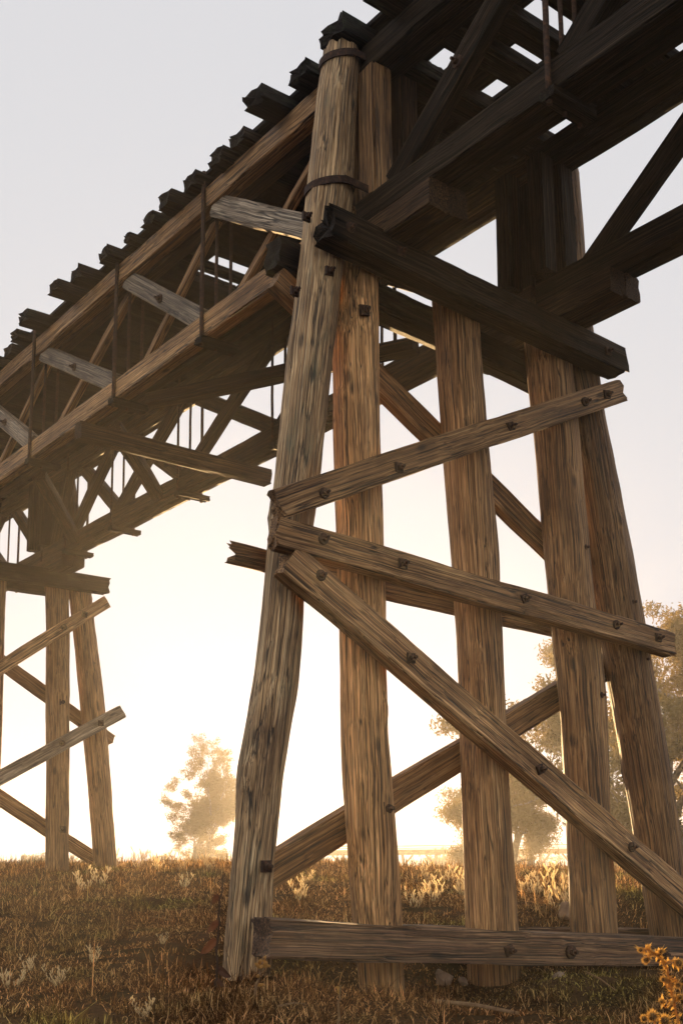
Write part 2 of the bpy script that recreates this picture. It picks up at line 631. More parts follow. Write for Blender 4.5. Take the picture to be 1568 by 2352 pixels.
# ------------------------------------------------------------------ ground
def ground_h(x, y):
    x, y = np.asarray(x, float), np.asarray(y, float)
    left = np.interp(y, [0, 4, 7, 8.2, 9, 10, 12, 14, 16, 18, 20, 23, 30, 45, 80, 140, 400, 3000],
                     [0.05, 0.15, 0.27, 0.31, 0.34, 0.40, 0.53, 0.69, 0.81, 0.91, 1.00, 1.10, 1.21, 0.9, 0.3, 0, 0, 0])
    right = np.interp(y, [0, 4, 7, 8.2, 9, 10, 12, 14, 16, 18, 20, 25, 32, 45, 80, 140, 400, 3000],
                      [-0.35, -0.25, -0.05, 0.0, 0.06, 0.19, 0.5, 0.68, 0.76, 0.82, 0.89, 0.96, 0.98, 0.75, 0.3, 0, 0, 0])
    w = sstep(-0.08, 0.14, x / np.maximum(y, 1))
    h = left * (1 - w) + right * w
    # hollow along the foot of the near bent and the low ground in front of it
    q = np.stack([x - OR.x, y - OR.y], -1)
    s = q[..., 0] * BV.x + q[..., 1] * BV.y
    t = q[..., 0] * TV.x + q[..., 1] * TV.y
    side = sstep(-1.9, -0.7, t)
    low = sstep(1.3, 0.25, s) * side
    h = h * (1 - low) + low * np.interp(t, [-1.3, -0.6, 0, 0.7, 1.5, 3, 6], [0.36, 0.14, 0.0, 0.02, 0.18, 0.16, 0.06])
    berm = np.exp(-((s - 1.15) / 0.5) ** 2) * sstep(2.4, 3.2, t) * sstep(9, 6, t)
    h = h + 0.16 * berm
    near = sstep(70, 25, y)
    h = h + near * (0.05 * fbm(x * 0.35, y * 0.35, 0, 5, 3) + 0.022 * fbm(x * 1.7, y * 1.7, 0, 9, 3))
    h = h + sstep(30, 5, y) * 0.010 * fbm(x * 7, y * 7, 0, 19, 2)
    return h

def gz(x, y):
    return float(ground_h(np.array([x]), np.array([y]))[0])

def build_ground():
    ys = np.concatenate([np.linspace(-40, 2, 15)[:-1], np.linspace(2, 7, 21)[:-1], np.linspace(7, 14, 181)[:-1], np.linspace(14, 30, 181)[:-1],
                         np.linspace(30, 80, 60)[:-1], np.geomspace(80, 2500, 40)])
    u = np.linspace(-1, 1, 261)
    ug = np.sign(u) * (np.abs(u) * 0.45 + np.abs(u) ** 5 * 2.2)
    Y, U = np.meshgrid(ys, ug, indexing='ij')
    X = U * (np.maximum(np.abs(Y), 8) + 6)
    Z = ground_h(X, Y)
    V = np.stack([X, Y, Z], -1).reshape(-1, 3)
    a, b = Y.shape
    idx = np.arange(a * b).reshape(a, b)
    Fq = np.stack([idx[:-1, :-1], idx[:-1, 1:], idx[1:, 1:], idx[1:, :-1]], -1).reshape(-1, 4)
    mt, n, bs = new_mat('dry paddock soil and thatch')
    L = n.links.new
    tc = N(n, 'ShaderNodeTexCoord')
    t1 = N(n, 'ShaderNodeTexNoise')
    t1.inputs['Scale'].default_value = 0.9
    t1.inputs['Detail'].default_value = 6
    t2 = N(n, 'ShaderNodeTexNoise')
    t2.inputs['Scale'].default_value = 35
    t2.inputs['Detail'].default_value = 4
    for t in (t1, t2):
        L(tc.outputs['Object'], t.inputs['Vector'])
    c1 = ramp(n, t1.outputs['Fac'], [(0.35, (0.040, 0.028, 0.012)), (0.52, (0.065, 0.038, 0.018)), (0.68, (0.10, 0.055, 0.028))])
    c2 = ramp(n, t2.outputs['Fac'], [(0.3, g(0.45)), (0.7, g(1.35))])
    mx = N(n, 'ShaderNodeMix', data_type='RGBA', blend_type='MULTIPLY')
    mx.inputs[0].default_value = 1
    L(c1, mx.inputs[6])
    L(c2, mx.inputs[7])
    L(mx.outputs[2], bs.inputs['Base Color'])
    bs.inputs['Roughness'].default_value = 1
    bs.inputs['Specular IOR Level'].default_value = 0.0
    bp = N(n, 'ShaderNodeBump')
    bp.inputs['Strength'].default_value = 1
    bp.inputs['Distance'].default_value = 0.03
    L(t2.outputs['Fac'], bp.inputs['Height'])
    L(bp.outputs[0], bs.inputs['Normal'])
    o = quick_mesh('ground', V, Fq, mt)
    tag(o, kind='structure')

build_ground()

# ------------------------------------------------------------------ trestle bents
def px_pole(rows, s, extra_bottom=None, extra_top=None, scale=1.0):
    """rows of (y, x_left, x_right) read on the bent's plane s -> centre points and radii"""
    out = []
    for (y, xl, xr) in rows:
        ss, t, z, k = on_plane((xl + xr) / 2, y, 's', s)
        out.append((P(s, t, z), (xr - xl) / 2 * k / F_PX * scale, t, z))
    out.sort(key=lambda a: a[3])
    def ext(a, b, z):
        f = (z - a[3]) / (b[3] - a[3])
        return (P(s, a[2] + (b[2] - a[2]) * f, z), a[1], 0, z)
    if extra_bottom is not None:
        out.insert(0, ext(out[0], out[1], extra_bottom))
    if extra_top is not None:
        out.append(ext(out[-1], out[-2], extra_top))
    return [(p, r) for p, r, _, _ in out]

near = root('trestle_bent', P(0, 1.3, 0), label='near timber trestle of five thick leaning piles with bolted cross braces', cat='bridge trestle', group='timber trestles carrying the bridge')
P1rows = [(2150, 517, 624), (2000, 528, 630), (1900, 538, 642), (1780, 542, 652), (1660, 563, 669), (1560, 583, 688), (1420, 598, 700), (1300, 611, 706), (1100, 630, 736), (950, 645, 750), (800, 660, 766), (600, 688, 786), (450, 704, 806), (250, 724, 820), (130, 741, 826)]
P2rows = [(2290, 825, 930), (2100, 808, 921), (1900, 790, 906), (1700, 780, 893), (1450, 777, 886), (1200, 771, 880), (1000, 763, 874), (800, 764, 872), (650, 774, 868)]
P3rows = [(2130, 1068, 1191), (1900, 1060, 1174), (1700, 1055, 1163), (1450, 1045, 1153), (1200, 1028, 1139), (1000, 1013, 1119), (800, 1000, 1103)]
P4rows = [(2130, 1311, 1418), (1900, 1300, 1401), (1600, 1283, 1390), (1300, 1250, 1355), (1000, 1225, 1330), (880, 1212, 1318)]
P5rows = [(2130, 1490, 1590), (1900, 1452, 1556), (1700, 1418, 1526), (1500, 1382, 1490), (1300, 1346, 1456), (1100, 1315, 1418), (950, 1288, 1386), (700, 1262, 1352), (560, 1252, 1342), (400, 1240, 1328)]
pile1 = pole('pile', px_pole(P1rows, 0, -0.4, 8.52), near, 'pile_grey', rough=0.018, knots=4)
pile2 = pole('pile', px_pole(P2rows, 0, -0.4, 6.5), near, 'pile', knots=3)
pile3 = pole('pile', px_pole(P3rows, 0, -0.5, 6.5), near, 'pile', knots=3)
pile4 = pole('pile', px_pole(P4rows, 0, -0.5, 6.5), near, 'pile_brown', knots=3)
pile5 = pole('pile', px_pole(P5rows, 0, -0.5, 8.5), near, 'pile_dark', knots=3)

def bent_member(name, a, b, s, w, h, parent, mat='beam', **kw):
    return timber(name, P(s, *a), P(s, *b), w, h, BV, parent, mat, **kw)

def bolts_on(parent, s, spots, nrm=-1, size=0.047, sq=True):
    for k, (t, z) in enumerate(spots):
        bolt(P(s, t, z), BV * nrm, parent, size * (0.92 + 0.16 * ((k * 37) % 10) / 10), sq if k % 3 else not sq, ang=0.4 * math.sin(k * 3.1 + t))

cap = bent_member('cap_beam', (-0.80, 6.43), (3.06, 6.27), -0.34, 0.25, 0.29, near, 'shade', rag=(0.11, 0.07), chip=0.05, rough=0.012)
bolts_on(cap, -0.47, [(-0.62, 6.42), (-0.05, 6.40), (2.75, 6.28)])
cap = bent_member('cap_beam', (-0.85, 6.45), (3.12, 6.20), 0.34, 0.25, 0.29, near, 'dark', rag=(0.03, 0.09), chip=0.05)
A = bent_member('brace', (-1.27, 3.88), (3.08, 5.99), -0.315, 0.13, 0.235, near, 'chord', rag=(0.03, 0.05))
bolts_on(A, -0.385, [(-0.85, 4.05), (-0.05, 4.44), (1.35, 5.15), (2.45, 5.68), (2.80, 5.85)])
Bb = bent_member('brace', (-1.30, 3.66), (3.66, 3.34), -0.33, 0.15, 0.25, near, 'chord', rag=(0.04, 0.02), chip=0.02)
bolts_on(Bb, -0.41, [(-0.88, 3.66), (-0.05, 3.59), (1.42, 3.50), (2.72, 3.42), (3.38, 3.37)])
Cc = bent_member('brace', (-1.17, 3.47), (4.35, 0.40), -0.31, 0.17, 0.275, near, 'beam', rag=(0.04, 0.03), chip=0.025, rough=0.011)
bolts_on(Cc, -0.40, [(-0.90, 3.36), (0.03, 2.80), (1.55, 1.95), (2.78, 1.27)])
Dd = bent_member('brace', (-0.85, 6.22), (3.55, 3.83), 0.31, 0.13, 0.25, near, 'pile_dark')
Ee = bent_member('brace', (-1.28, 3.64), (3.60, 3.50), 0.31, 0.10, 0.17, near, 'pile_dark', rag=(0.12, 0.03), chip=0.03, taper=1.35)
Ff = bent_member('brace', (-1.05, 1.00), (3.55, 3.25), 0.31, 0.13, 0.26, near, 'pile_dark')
sl = bent_member('sill_beam', (-1.42, 0.60), (4.9, 0.17), -0.36, 0.24, 0.275, near, 'rot', rag=(0.05, 0.02), chip=0.035, rough=0.013)
bolts_on(sl, -0.49, [(0.98, 0.41), (1.75, 0.36), (3.05, 0.27)], size=0.055, sq=False)
sb = bent_member('sill_beam', (-0.95, 0.58), (4.6, 0.30), 0.34, 0.22, 0.22, near, 'rot', rag=(0.09, 0.02), chip=0.03)

def band(pile_rows_center, z, r, parent, hgt=0.07, tilt=0.05):
    """iron strap clenched round a pile and run back to the truss"""
    c = pile_rows_center
    V, Fc = [], []
    n = 40
    prof = [(r + 0.002, -hgt / 2), (r + 0.016, -hgt / 2), (r + 0.016, hgt / 2), (r + 0.002, hgt / 2)]
    for j in range(n):
        a = j / n * 2 * math.pi
        d = BV * (math.cos(a)) + TV * (math.sin(a))
        for (q, dz) in prof:
            V.append(c + d * q * (1 + 0.02 * math.sin(3 * a)) + ZV * (dz + tilt * math.sin(a)))
    for j in range(n):
        for k in range(4):
            a, b = j * 4 + k, j * 4 + (k + 1) % 4
            a2, b2 = ((j + 1) % n) * 4 + k, ((j + 1) % n) * 4 + (k + 1) % 4
            Fc.append((a, b, b2, a2))
    b0 = len(V)                                          # the two straight ears running back
    for sgn in (-1, 1):
        b0 = len(V)
        base = c + BV * sgn * (r + 0.008) + ZV * tilt * 0.2
        for u in (0.0, 0.40):
            for (ds, dz) in ((-0.007, -hgt / 2), (0.007, -hgt / 2), (0.007, hgt / 2), (-0.007, hgt / 2)):
                V.append(base + TV * u + BV * ds + ZV * dz)
        for k in range(4):
            a, b = b0 + k, b0 + (k + 1) % 4
            Fc.append((a, b, b + 4, a + 4))
        Fc.append((b0 + 4, b0 + 5, b0 + 6, b0 + 7))
        Fc.append((b0, b0 + 1, b0 + 2, b0 + 3)[::-1])
    return mesh_obj('iron_band', V, Fc, 'iron', parent)

ptsP1 = px_pole(P1rows, 0)
def pile_at(z):
    zs = [p.z for p, r in ptsP1]
    x = np.interp(z, zs, [p.x for p, r in ptsP1])
    y = np.interp(z, zs, [p.y for p, r in ptsP1])
    return Vector((x, y, z)), float(np.interp(z, zs, [r for p, r in ptsP1]))
for py in (143, 447):
    zz = on_plane(775, py, 's', 0)[2]
    c, r = pile_at(zz)
    band(c, zz, r + 0.012, pile1)
for (x, y) in ((758, 622), (705, 497), (678, 668)):
    s_, t_, z_, k_ = on_plane(x, y, 's', -0.21)
    bolt(P(-0.2, t_, z_), -BV, pile1, 0.045, True)
s_, t_, z_, k_ = on_plane(838, 712, 's', -0.22); bolt(P(-0.21, t_, z_), -BV, pile2, 0.055, True, 0.2)
s_, t_, z_, k_ = on_plane(889, 1857, 's', -0.2); bolt(P(-0.19, t_, z_), -BV + TV * 0.2, pile2, 0.06, True)
s_, t_, z_, k_ = on_plane(612, 1990, 's', -0.2); bolt(P(-0.20, t_, z_), -BV, pile1, 0.05, True)
for pl, L_ in ((pile4, ((1338, 1258), (1375, 1597))), (pile5, ((1447, 1383), (1475, 1515)))):
    for (x, y) in L_:
        s_, t_, z_, k_ = on_plane(x, y, 's', -0.2)
        bolt(P(-0.19, t_, z_), -BV + TV * 0.3, pl, 0.05, True)

# the next bent along, on the rise
S2 = 12.3
far_b = root('trestle_bent', P(S2, 1.3, 1.2), label='second timber trestle standing on the grassy rise at the left edge', cat='bridge trestle', group='timber trestles carrying the bridge')
Q5 = [(1985, 216, 269), (1800, 202, 256), (1600, 183, 239), (1420, 165, 216)]
Q4 = [(1975, 106, 158), (1800, 107, 160), (1600, 106, 160), (1450, 107, 160), (1400, 106, 159)]
Q3 = [(1975, -55, -2), (1700, -48, 4), (1400, -40, 12)]
pole('pile', px_pole(Q5, S2, 0.8, 6.45), far_b, 'pile_brown', nseg=36)
q4 = pole('pile', px_pole(Q4, S2, 0.8, 6.45), far_b, 'pile_brown', nseg=36)
pole('pile', px_pole(Q3, S2, 0.8, 6.45), far_b, 'pile_brown', nseg=36)
for t0, t1 in ((0.0, 0.1), (-1.2, -0.4)):
    pole('pile', [(P(S2, t0, 0.9), 0.22), (P(S2, t1, 6.4), 0.2)], far_b, 'pile_brown', nseg=30)
for s_ in (-0.34, 0.34):
    bent_member('cap_beam', (-0.9, 6.40), (3.34, 6.40), S2 + s_, 0.25, 0.30, far_b, 'dark', rag=(0.03, 0.06), chip=0.04)
b_ = bent_member('brace', (-1.2, 2.75), (3.37, 6.12), S2 - 0.31, 0.13, 0.24, far_b, 'beam')
b_ = bent_member('brace', (-1.2, 3.55), (3.33, 6.18), S2 - 0.32, 0.13, 0.24, far_b, 'beam') if False else b_
bolts_on(b_, S2 - 0.38, [(2.5, 5.5), (2.9, 5.8)], size=0.06)
b_ = bent_member('brace', (-0.4, 1.60), (3.75, 4.05), S2 - 0.31, 0.13, 0.24, far_b, 'grey')
bolts_on(b_, S2 - 0.38, [(2.55, 3.36), (3.3, 3.78)], size=0.06)
bent_member('brace', (-1.0, 6.4), (3.85, 3.55), S2 + 0.31, 0.13, 0.25, far_b, 'beam', rag=(0.02, 0.05))
bent_member('brace', (-0.6, 3.7), (3.6, 1.30), S2 + 0.31, 0.13, 0.25, far_b, 'beam')
for (x, y) in ((144, 1613), (145, 1905)):
    s_, t_, z_, k_ = on_plane(x, y, 's', S2 - 0.2)
    bolt(P(S2 - 0.2, t_, z_), -BV, q4, 0.065, True)

# ------------------------------------------------------------------ truss spans
Z_LC, H_LC = 6.90, 0.27      # lower chord centre / height
Z_TC, H_TC = 8.43, 0.26      # top chord
def truss_span(s0, s1, nodes, label, open_cells=(), ties=None, flip=False, wd='beam', diag='grey', near_end=True, detail=True, planks=True):
    r_ = root('truss_span', P((s0 + s1) / 2, 1.15, Z_LC), label=label, cat='bridge span', group='timber truss spans of the bridge')
    def bx(name, s_a, s_b, t, z, w, h, mat=wd, **kw):
        return timber(name, P(s_a, t, z), P(s_b, t, z), w, h, TV, r_, mat, **kw)
    leaves = {'near': (-0.12, 0.06), 'far': (2.26, 2.45)}
    for side, (ta, tb_) in leaves.items():
        out, tb = (ta, tb_) if side == 'near' else (tb_, ta)
        mat = wd
        for t_ in (out, tb):
            w = 0.165
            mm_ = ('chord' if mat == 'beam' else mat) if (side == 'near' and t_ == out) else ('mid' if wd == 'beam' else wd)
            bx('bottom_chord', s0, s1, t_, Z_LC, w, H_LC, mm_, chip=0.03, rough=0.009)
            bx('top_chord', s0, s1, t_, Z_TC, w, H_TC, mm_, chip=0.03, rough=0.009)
        # panel posts of iron rod, three across the chord
        for i, sn in enumerate(nodes):
            for q, t_ in enumerate((out - 0.105 if side == 'near' else out + 0.105, (out + tb) / 2, tb + (0.105 if side == 'near' else -0.105))):
                rd = rod('tie_rod', P(sn + 0.02 * q, t_, Z_LC - 0.24), P(sn + 0.02 * q, t_, Z_TC + 0.30), 0.019 if q else 0.024, r_)
            cross = timber('washer_block', P(sn, out - 0.14 if side == 'near' else tb - 0.14, Z_LC - H_LC / 2 - 0.045), P(sn, tb + 0.16 if side == 'near' else out + 0.22, Z_LC - H_LC / 2 - 0.045), 0.15, 0.075, BV, r_, 'dark', seg=0.08)
        # diagonals: foot at node i, head toward node i+1; counters cross them
        ends = [s0 + 0.35] + list(nodes) + [s1 - 0.35]
        zb, zt = Z_LC + H_LC / 2 - 0.01, Z_TC - H_TC / 2 + 0.01
        for i in range(len(ends) - 1):
            a, b = ends[i] + 0.13, ends[i + 1] - 0.10
            tt = out + (0.02 if side == 'near' else 0)
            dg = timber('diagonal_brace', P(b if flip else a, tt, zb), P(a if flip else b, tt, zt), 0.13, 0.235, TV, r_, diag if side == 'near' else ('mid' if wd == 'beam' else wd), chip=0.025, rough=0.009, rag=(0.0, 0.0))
            if side == 'near' and 0 < i < 5:
                c = P((a + b) / 2, tt - 0.07, (zb + zt) / 2)
                bolt(c, -TV, dg, 0.05, False)
            if (side == 'far' or flip) and i == (len(ends) - 2 if flip else 0):
                continue
            tk = tb
            cw = 0.095 if side == 'near' else 0.17
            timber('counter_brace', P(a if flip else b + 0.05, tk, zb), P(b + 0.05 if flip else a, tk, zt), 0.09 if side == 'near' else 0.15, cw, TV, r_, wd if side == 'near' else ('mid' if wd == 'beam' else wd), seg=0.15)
        # end posts and corbels
        for sE, sg in ((s0, 1), (s1, -1)):
            timber('end_post', P(sE + sg * 0.17, out + (0.02 if side == 'near' else -0.02), zb), P(sE + sg * 0.17, out + (0.02 if side == 'near' else -0.05), zt), 0.22, 0.24, TV, r_, 'chord' if side == 'near' else 'shade', cham=0.02, chip=0.03)
            timber('end_post', P(sE + sg * 0.20, tb + (0.16 if side == 'near' else -0.16), zb), P(sE + sg * 0.20, tb + (0.16 if side == 'near' else -0.16), zt), 0.2, 0.2, TV, r_, 'mid' if side == 'near' else 'shade', cham=0.03)
    # floor: stringers between the trusses
    for t_ in (1.40, 1.63):
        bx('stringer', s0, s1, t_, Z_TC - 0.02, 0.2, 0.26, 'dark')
    # sleepers
    rng = random.Random(int(s0 * 10) + 5)
    zt_ = Z_TC + H_TC / 2 + 0.075
    for (sc, w, tn, tf, hh) in ties:
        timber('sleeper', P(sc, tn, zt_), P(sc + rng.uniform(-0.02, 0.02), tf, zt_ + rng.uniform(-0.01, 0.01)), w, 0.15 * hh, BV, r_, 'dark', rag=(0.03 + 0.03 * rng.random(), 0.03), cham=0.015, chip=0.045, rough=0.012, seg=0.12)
    # decking boards laid along the bridge on the sleepers, in bands, broken where they have rotted away
    bands = [(-0.18, 0.545), (0.605, 0.765), (0.79, 1.255), (1.275, 1.44), (1.46, 2.19), (2.47, 2.62)]
    bands += [(0.545, 0.605), (2.2, 2.46)]
    zp = Z_TC + H_TC / 2 + 0.175
    if planks:
        for (ta, tb) in bands:
            w = tb - ta + 0.03
            nb = max(1, round(w / 0.24))
            for q in range(nb):
                a_, b_ = ta + (tb - ta) * q / nb, ta + (tb - ta) * (q + 1) / nb
                cuts = sorted([(c0, c1) for (c0, c1, u0, u1) in open_cells if u0 < (a_ + b_) / 2 < u1])
                lo = s0
                for (c0, c1) in cuts + [(s1, s1)]:
                    if c0 - lo > 0.05:
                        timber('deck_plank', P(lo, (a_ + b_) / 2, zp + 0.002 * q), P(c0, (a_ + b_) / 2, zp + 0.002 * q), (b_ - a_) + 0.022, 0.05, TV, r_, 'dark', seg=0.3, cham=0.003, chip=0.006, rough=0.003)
                    lo = c1
    return r_

def corbel(parent, sc, t, half=1.0):
    return timber('corbel', P(sc - half, t, Z_LC - H_LC / 2 - 0.135), P(sc + half, t, Z_LC - H_LC / 2 - 0.135), 0.22, 0.26, TV, parent, 'mid', chip=0.02, cham=0.008)

TIE_PX = [(735, 115, .36, 1.2), (665, 200, .30, 1.0), (562, 258, .30, 1.15), (528, 348, .28, .95), (480, 385, .27, 1.0), (422, 440, .26, 1.0), (364, 482, .27, 1.1), (327, 528, .26, .9), (286, 562, .12, .7), (228, 605, .27, 1.0), (163, 652, .28, 1.1), (115, 682, .27, 1.0), (44, 748, .28, 1.1), (25, 788, .25, .9)]
ties_l = []
zt_low = Z_TC + H_TC / 2
for (x, y, w, hh) in TIE_PX:
    s_, t_, z_, k_ = on_plane(x, y, 'z', zt_low)
    ties_l.append((s_ - w / 2, w, t_, 2.66, hh))
print('ties', [(round(a[0], 2), round(a[2], 2)) for a in ties_l])
tl = min(a[0] + a[1] for a in ties_l)
sx = max(a[0] for a in ties_l)
while sx < 11.9:
    sx += 0.52
    ties_l.append((sx, 0.26, -0.42 + 0.12 * math.sin(sx * 5), 2.66, 1.0))
ties_r = [(-0.72, .26, -.5, 2.7, 1.0), (-1.14, .26, -.38, 2.7, 1.0)]
for k in range(20):
    ties_r.append((-1.68 - 0.52 * k, .27, -.42 + .1 * math.sin(k * 2.3), 2.68, 1.0))
cells = [(-.62, -.2, .54, .77), (-.62, -.14, 1.27, 1.42), (-1.02, -.80, 1.0, 1.44), (-1.45, -1.2, .8, 1.44),
         (3.95, 4.54, .77, 1.45), (3.2, 3.40, .77, 1.45), (4.2, 4.5, .54, .61), (4.6, 4.8, .54, .61), (6.9, 6.98, .77, 1.45),
         (-.5, -.08, 2.2, 2.46), (.5, .80, 2.2, 2.46), (.2, .29, 2.2, 2.46), (-2.0, -1.53, 2.2, 2.46), (5.40, 5.5, 2.2, 2.46)]
spanL = truss_span(0.03, 12.27, [2.6, 4.66, 7.2, 9.4, 11.2], 'middle truss span between the near trestle and the one on the rise', cells, ties_l)
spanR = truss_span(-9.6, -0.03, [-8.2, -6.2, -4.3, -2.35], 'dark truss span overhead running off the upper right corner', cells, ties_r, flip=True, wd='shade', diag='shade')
ties_f = [(12.6 + 0.52 * k, .27, -.42 + .1 * math.sin(k * 1.7), 2.66, 1.0) for k in range(22)]
spanF = truss_span(12.33, 24.3, [14.4, 16.4, 18.6, 20.8, 22.6], 'farthest truss span leaving the left edge behind the second trestle', (), ties_f)
for par, sc in ((near, 0.0), (far_b, S2)):
    for t in (-0.12, 0.1, 2.22, 2.45):
        corbel(par, sc, t, 1.03 if t > 0 else 1.03)

# long timbers hung under the middle span
def under(name, a, b, w, h, mat='mid', par=spanL, **kw):
    return timber(name, a, b, w, h, ZV, par, mat, **kw)
zc = Z_LC - H_LC / 2 - 0.12
under('cross_beam', P(5.62, -0.24, zc), P(5.62, 2.72, zc), 0.22, 0.20, rag=(0.02, 0.02))
a1 = on_plane(345, 922, 'z', zc + 0.02); a2 = on_plane(955, 795, 'z', zc + 0.02)
print('lateral', a1, a2)
under('lateral_brace', P(a1[0], a1[1], zc + 0.02), P(a2[0], a2[1], zc + 0.02), 0.15, 0.2)
a1 = on_plane(165, 1000, 'z', Z_LC + 0.0); 
under('lateral_brace', P(7.9, 2.2, Z_LC - 0.02), P(5.7, 0.3, Z_LC - 0.02), 0.14, 0.2)
under('lateral_brace', P(8.1, 0.3, Z_LC - 0.02), P(10.9, 2.2, Z_LC - 0.02), 0.14, 0.2)

# ------------------------------------------------------------------ far viaduct in the mist
def viaduct():
    D = 175.0
    c = at_dist(1180, 2010, D)
    r_ = root('timber_viaduct', Vector((c.x, c.y, 0)), label='distant low timber viaduct fading into the bright mist beyond the field', cat='bridge')
    base = Vector((c.x, c.y, 0))
    e1 = Vector((1, 0.12, 0)).normalized()
    e2 = Vector((-0.12, 1, 0)).normalized()
    z1 = 1.1 + 33 / F_PX * D
    def bar(name, u0, z0, u1, z1_, w, v=0.0, par=r_):
        return timber(name, base + e1 * u0 + e2 * v + ZV * z0, base + e1 * u1 + e2 * v + ZV * z1_, w, w, e2, par, 'beam', seg=1.5, rough=0.02)
    bar('deck_beam', -42, z1, 60, z1 + .1, 0.8)
    bar('handrail', -42, z1 + 0.95, 60, z1 + 1.05, 0.12)
    bar('handrail', -42, z1 + 0.65, 60, z1 + 0.75, 0.10, 2.5)
    k = 0
    for u in np.arange(-40, 60, 7.2):
        for du in (-1.2, 1.2):
            bar('pile', u + du * 1.1, -0.3, u + du * 0.8, z1 - 0.3, 0.36)
        bar('brace', u - 2.6, z1 - 0.4, u - 1.0, z1 - 2.2, 0.26)
        bar('brace', u + 2.6, z1 - 0.4, u + 1.0, z1 - 2.2, 0.26)
        bar('brace', u - 1.2, 0.2, u + 1.2, z1 - 1.4, 0.2)
viaduct()

# ------------------------------------------------------------------ trees
def tube_arrays(path, r0, r1, n=6):
    V, Fq = [], []
    for i, p in enumerate(path):
        d = (path[min(i + 1, len(path) - 1)] - path[max(i - 1, 0)]).normalized()
        a = d.cross(Vector((0.3, 0.5, 0.81))).normalized()
        b = d.cross(a)
        r = r0 + (r1 - r0) * i / (len(path) - 1)
        for j in range(n):
            th = j / n * 2 * math.pi
            V.append(p + a * (r * math.cos(th)) + b * (r * math.sin(th)))
    for i in range(len(path) - 1):
        for j in range(n):
            u, v = i * n + j, i * n + (j + 1) % n
            Fq.append((u, v, v + n, u + n))
    return V, Fq

def grow(p, d, length, r, depth, rng, out, tips, droop=0.0, spread=0.7, kids=3):
    path = [p]
    n = 5
    cur, dd = p.copy(), d.normalized()
    for i in range(n):
        dd = (dd + Vector((rng.gauss(0, 0.16), rng.gauss(0, 0.16), rng.gauss(0, 0.12) - droop * 0.1))).normalized()
        cur = cur + dd * (length / n)
        path.append(cur.copy())
    r1 = r * 0.62
    out.append((path, r, r1))
    if depth == 0:
        tips += path[2:]
        return
    if depth == 1:
        tips += path[4:]
    for k in range(kids + (1 if rng.random() < 0.4 else 0)):
        q = path[rng.randint(2, n)] if k else path[-1]
        nd = (dd + Vector((rng.gauss(0, spread), rng.gauss(0, spread), rng.gauss(0.05, spread * 0.6)))).normalized()
        grow(q, nd, length * rng.uniform(0.55, 0.82), r1 * rng.uniform(0.6, 0.85), depth - 1, rng, out, tips, droop, spread, kids)

def leaves(pts, per, rad, size, rng, squash=0.8):
    n = len(pts) * per
    rs = np.random.RandomState(rng.randint(0, 10 ** 6))
    C_ = np.repeat(np.array([tuple(p) for p in pts]), per, 0)
    off = rs.normal(0, 1, (n, 3))
    off /= np.maximum(np.linalg.norm(off, axis=1, keepdims=True), 1e-6)
    off *= (rs.rand(n, 1) ** 0.6) * rad
    off[:, 2] *= squash
    C_ = C_ + off
    ax = rs.normal(0, 1, (n, 3))
    ax[:, 2] -= 0.9                                             # gum leaves hang
    ax /= np.linalg.norm(ax, axis=1, keepdims=True)
    bx = np.cross(ax, rs.normal(0, 1, (n, 3)))
    bx /= np.linalg.norm(bx, axis=1, keepdims=True)
    L_ = size * (0.6 + 0.8 * rs.rand(n, 1))
    W_ = L_ * 0.32
    V = np.stack([C_ - ax * L_ / 2, C_ + bx * W_ / 2, C_ + ax * L_ / 2, C_ - bx * W_ / 2], 1).reshape(-1, 3)
    Fq = np.arange(len(V)).reshape(-1, 4)
    return V, Fq

def tree(name, base, height, stems, label, cat='tree', seed=1, depth=3, per=60, clump=0.6, leaf=0.28, group=None, spread=0.7, kids=3, droop=0.2, mat='leaf', extra=(), cull=0.0, xlim=None):
    rng = random.Random(seed)
    r_ = root(name, base, label=label, cat=cat, group=group)
    segs, tips = [], []
    for (dx, dy, lean, ln, rr) in stems:
        grow(base + Vector((dx, dy, -0.2)), Vector((lean[0], lean[1], 1)), ln, rr, depth, rng, segs, tips, droop, spread, kids)
    V, Fq = [], []
    for (path, r0, r1) in segs:
        v, f = tube_arrays(path, r0, r1)
        b = len(V)
        V += [tuple(p) for p in v]
        Fq += [(a + b, c + b, d + b, e + b) for a, c, d, e in f]
    quick_mesh('trunk', V, Fq, 'bark', r_)
    tips = [p for p in tips if rng.random() > cull]
    for (c, rad, n) in extra:
        for _ in range(n):
            d = Vector((rng.gauss(0, 1), rng.gauss(0, 1), rng.gauss(0, 1))).normalized() * (rad * rng.random() ** 0.5)
            tips.append(base + Vector(c) + d)
    if xlim:
        tips = [p for p in tips if xlim[0] < p.x - base.x < xlim[1]]
    V, Fq = leaves(tips, per, clump, leaf, rng)
    quick_mesh('crown', V, Fq, mat, r_)
    return r_

def gpos(px, dist):
    p = at_dist(px, 2000, dist)
    return Vector((p.x, p.y, gz(p.x, p.y)))

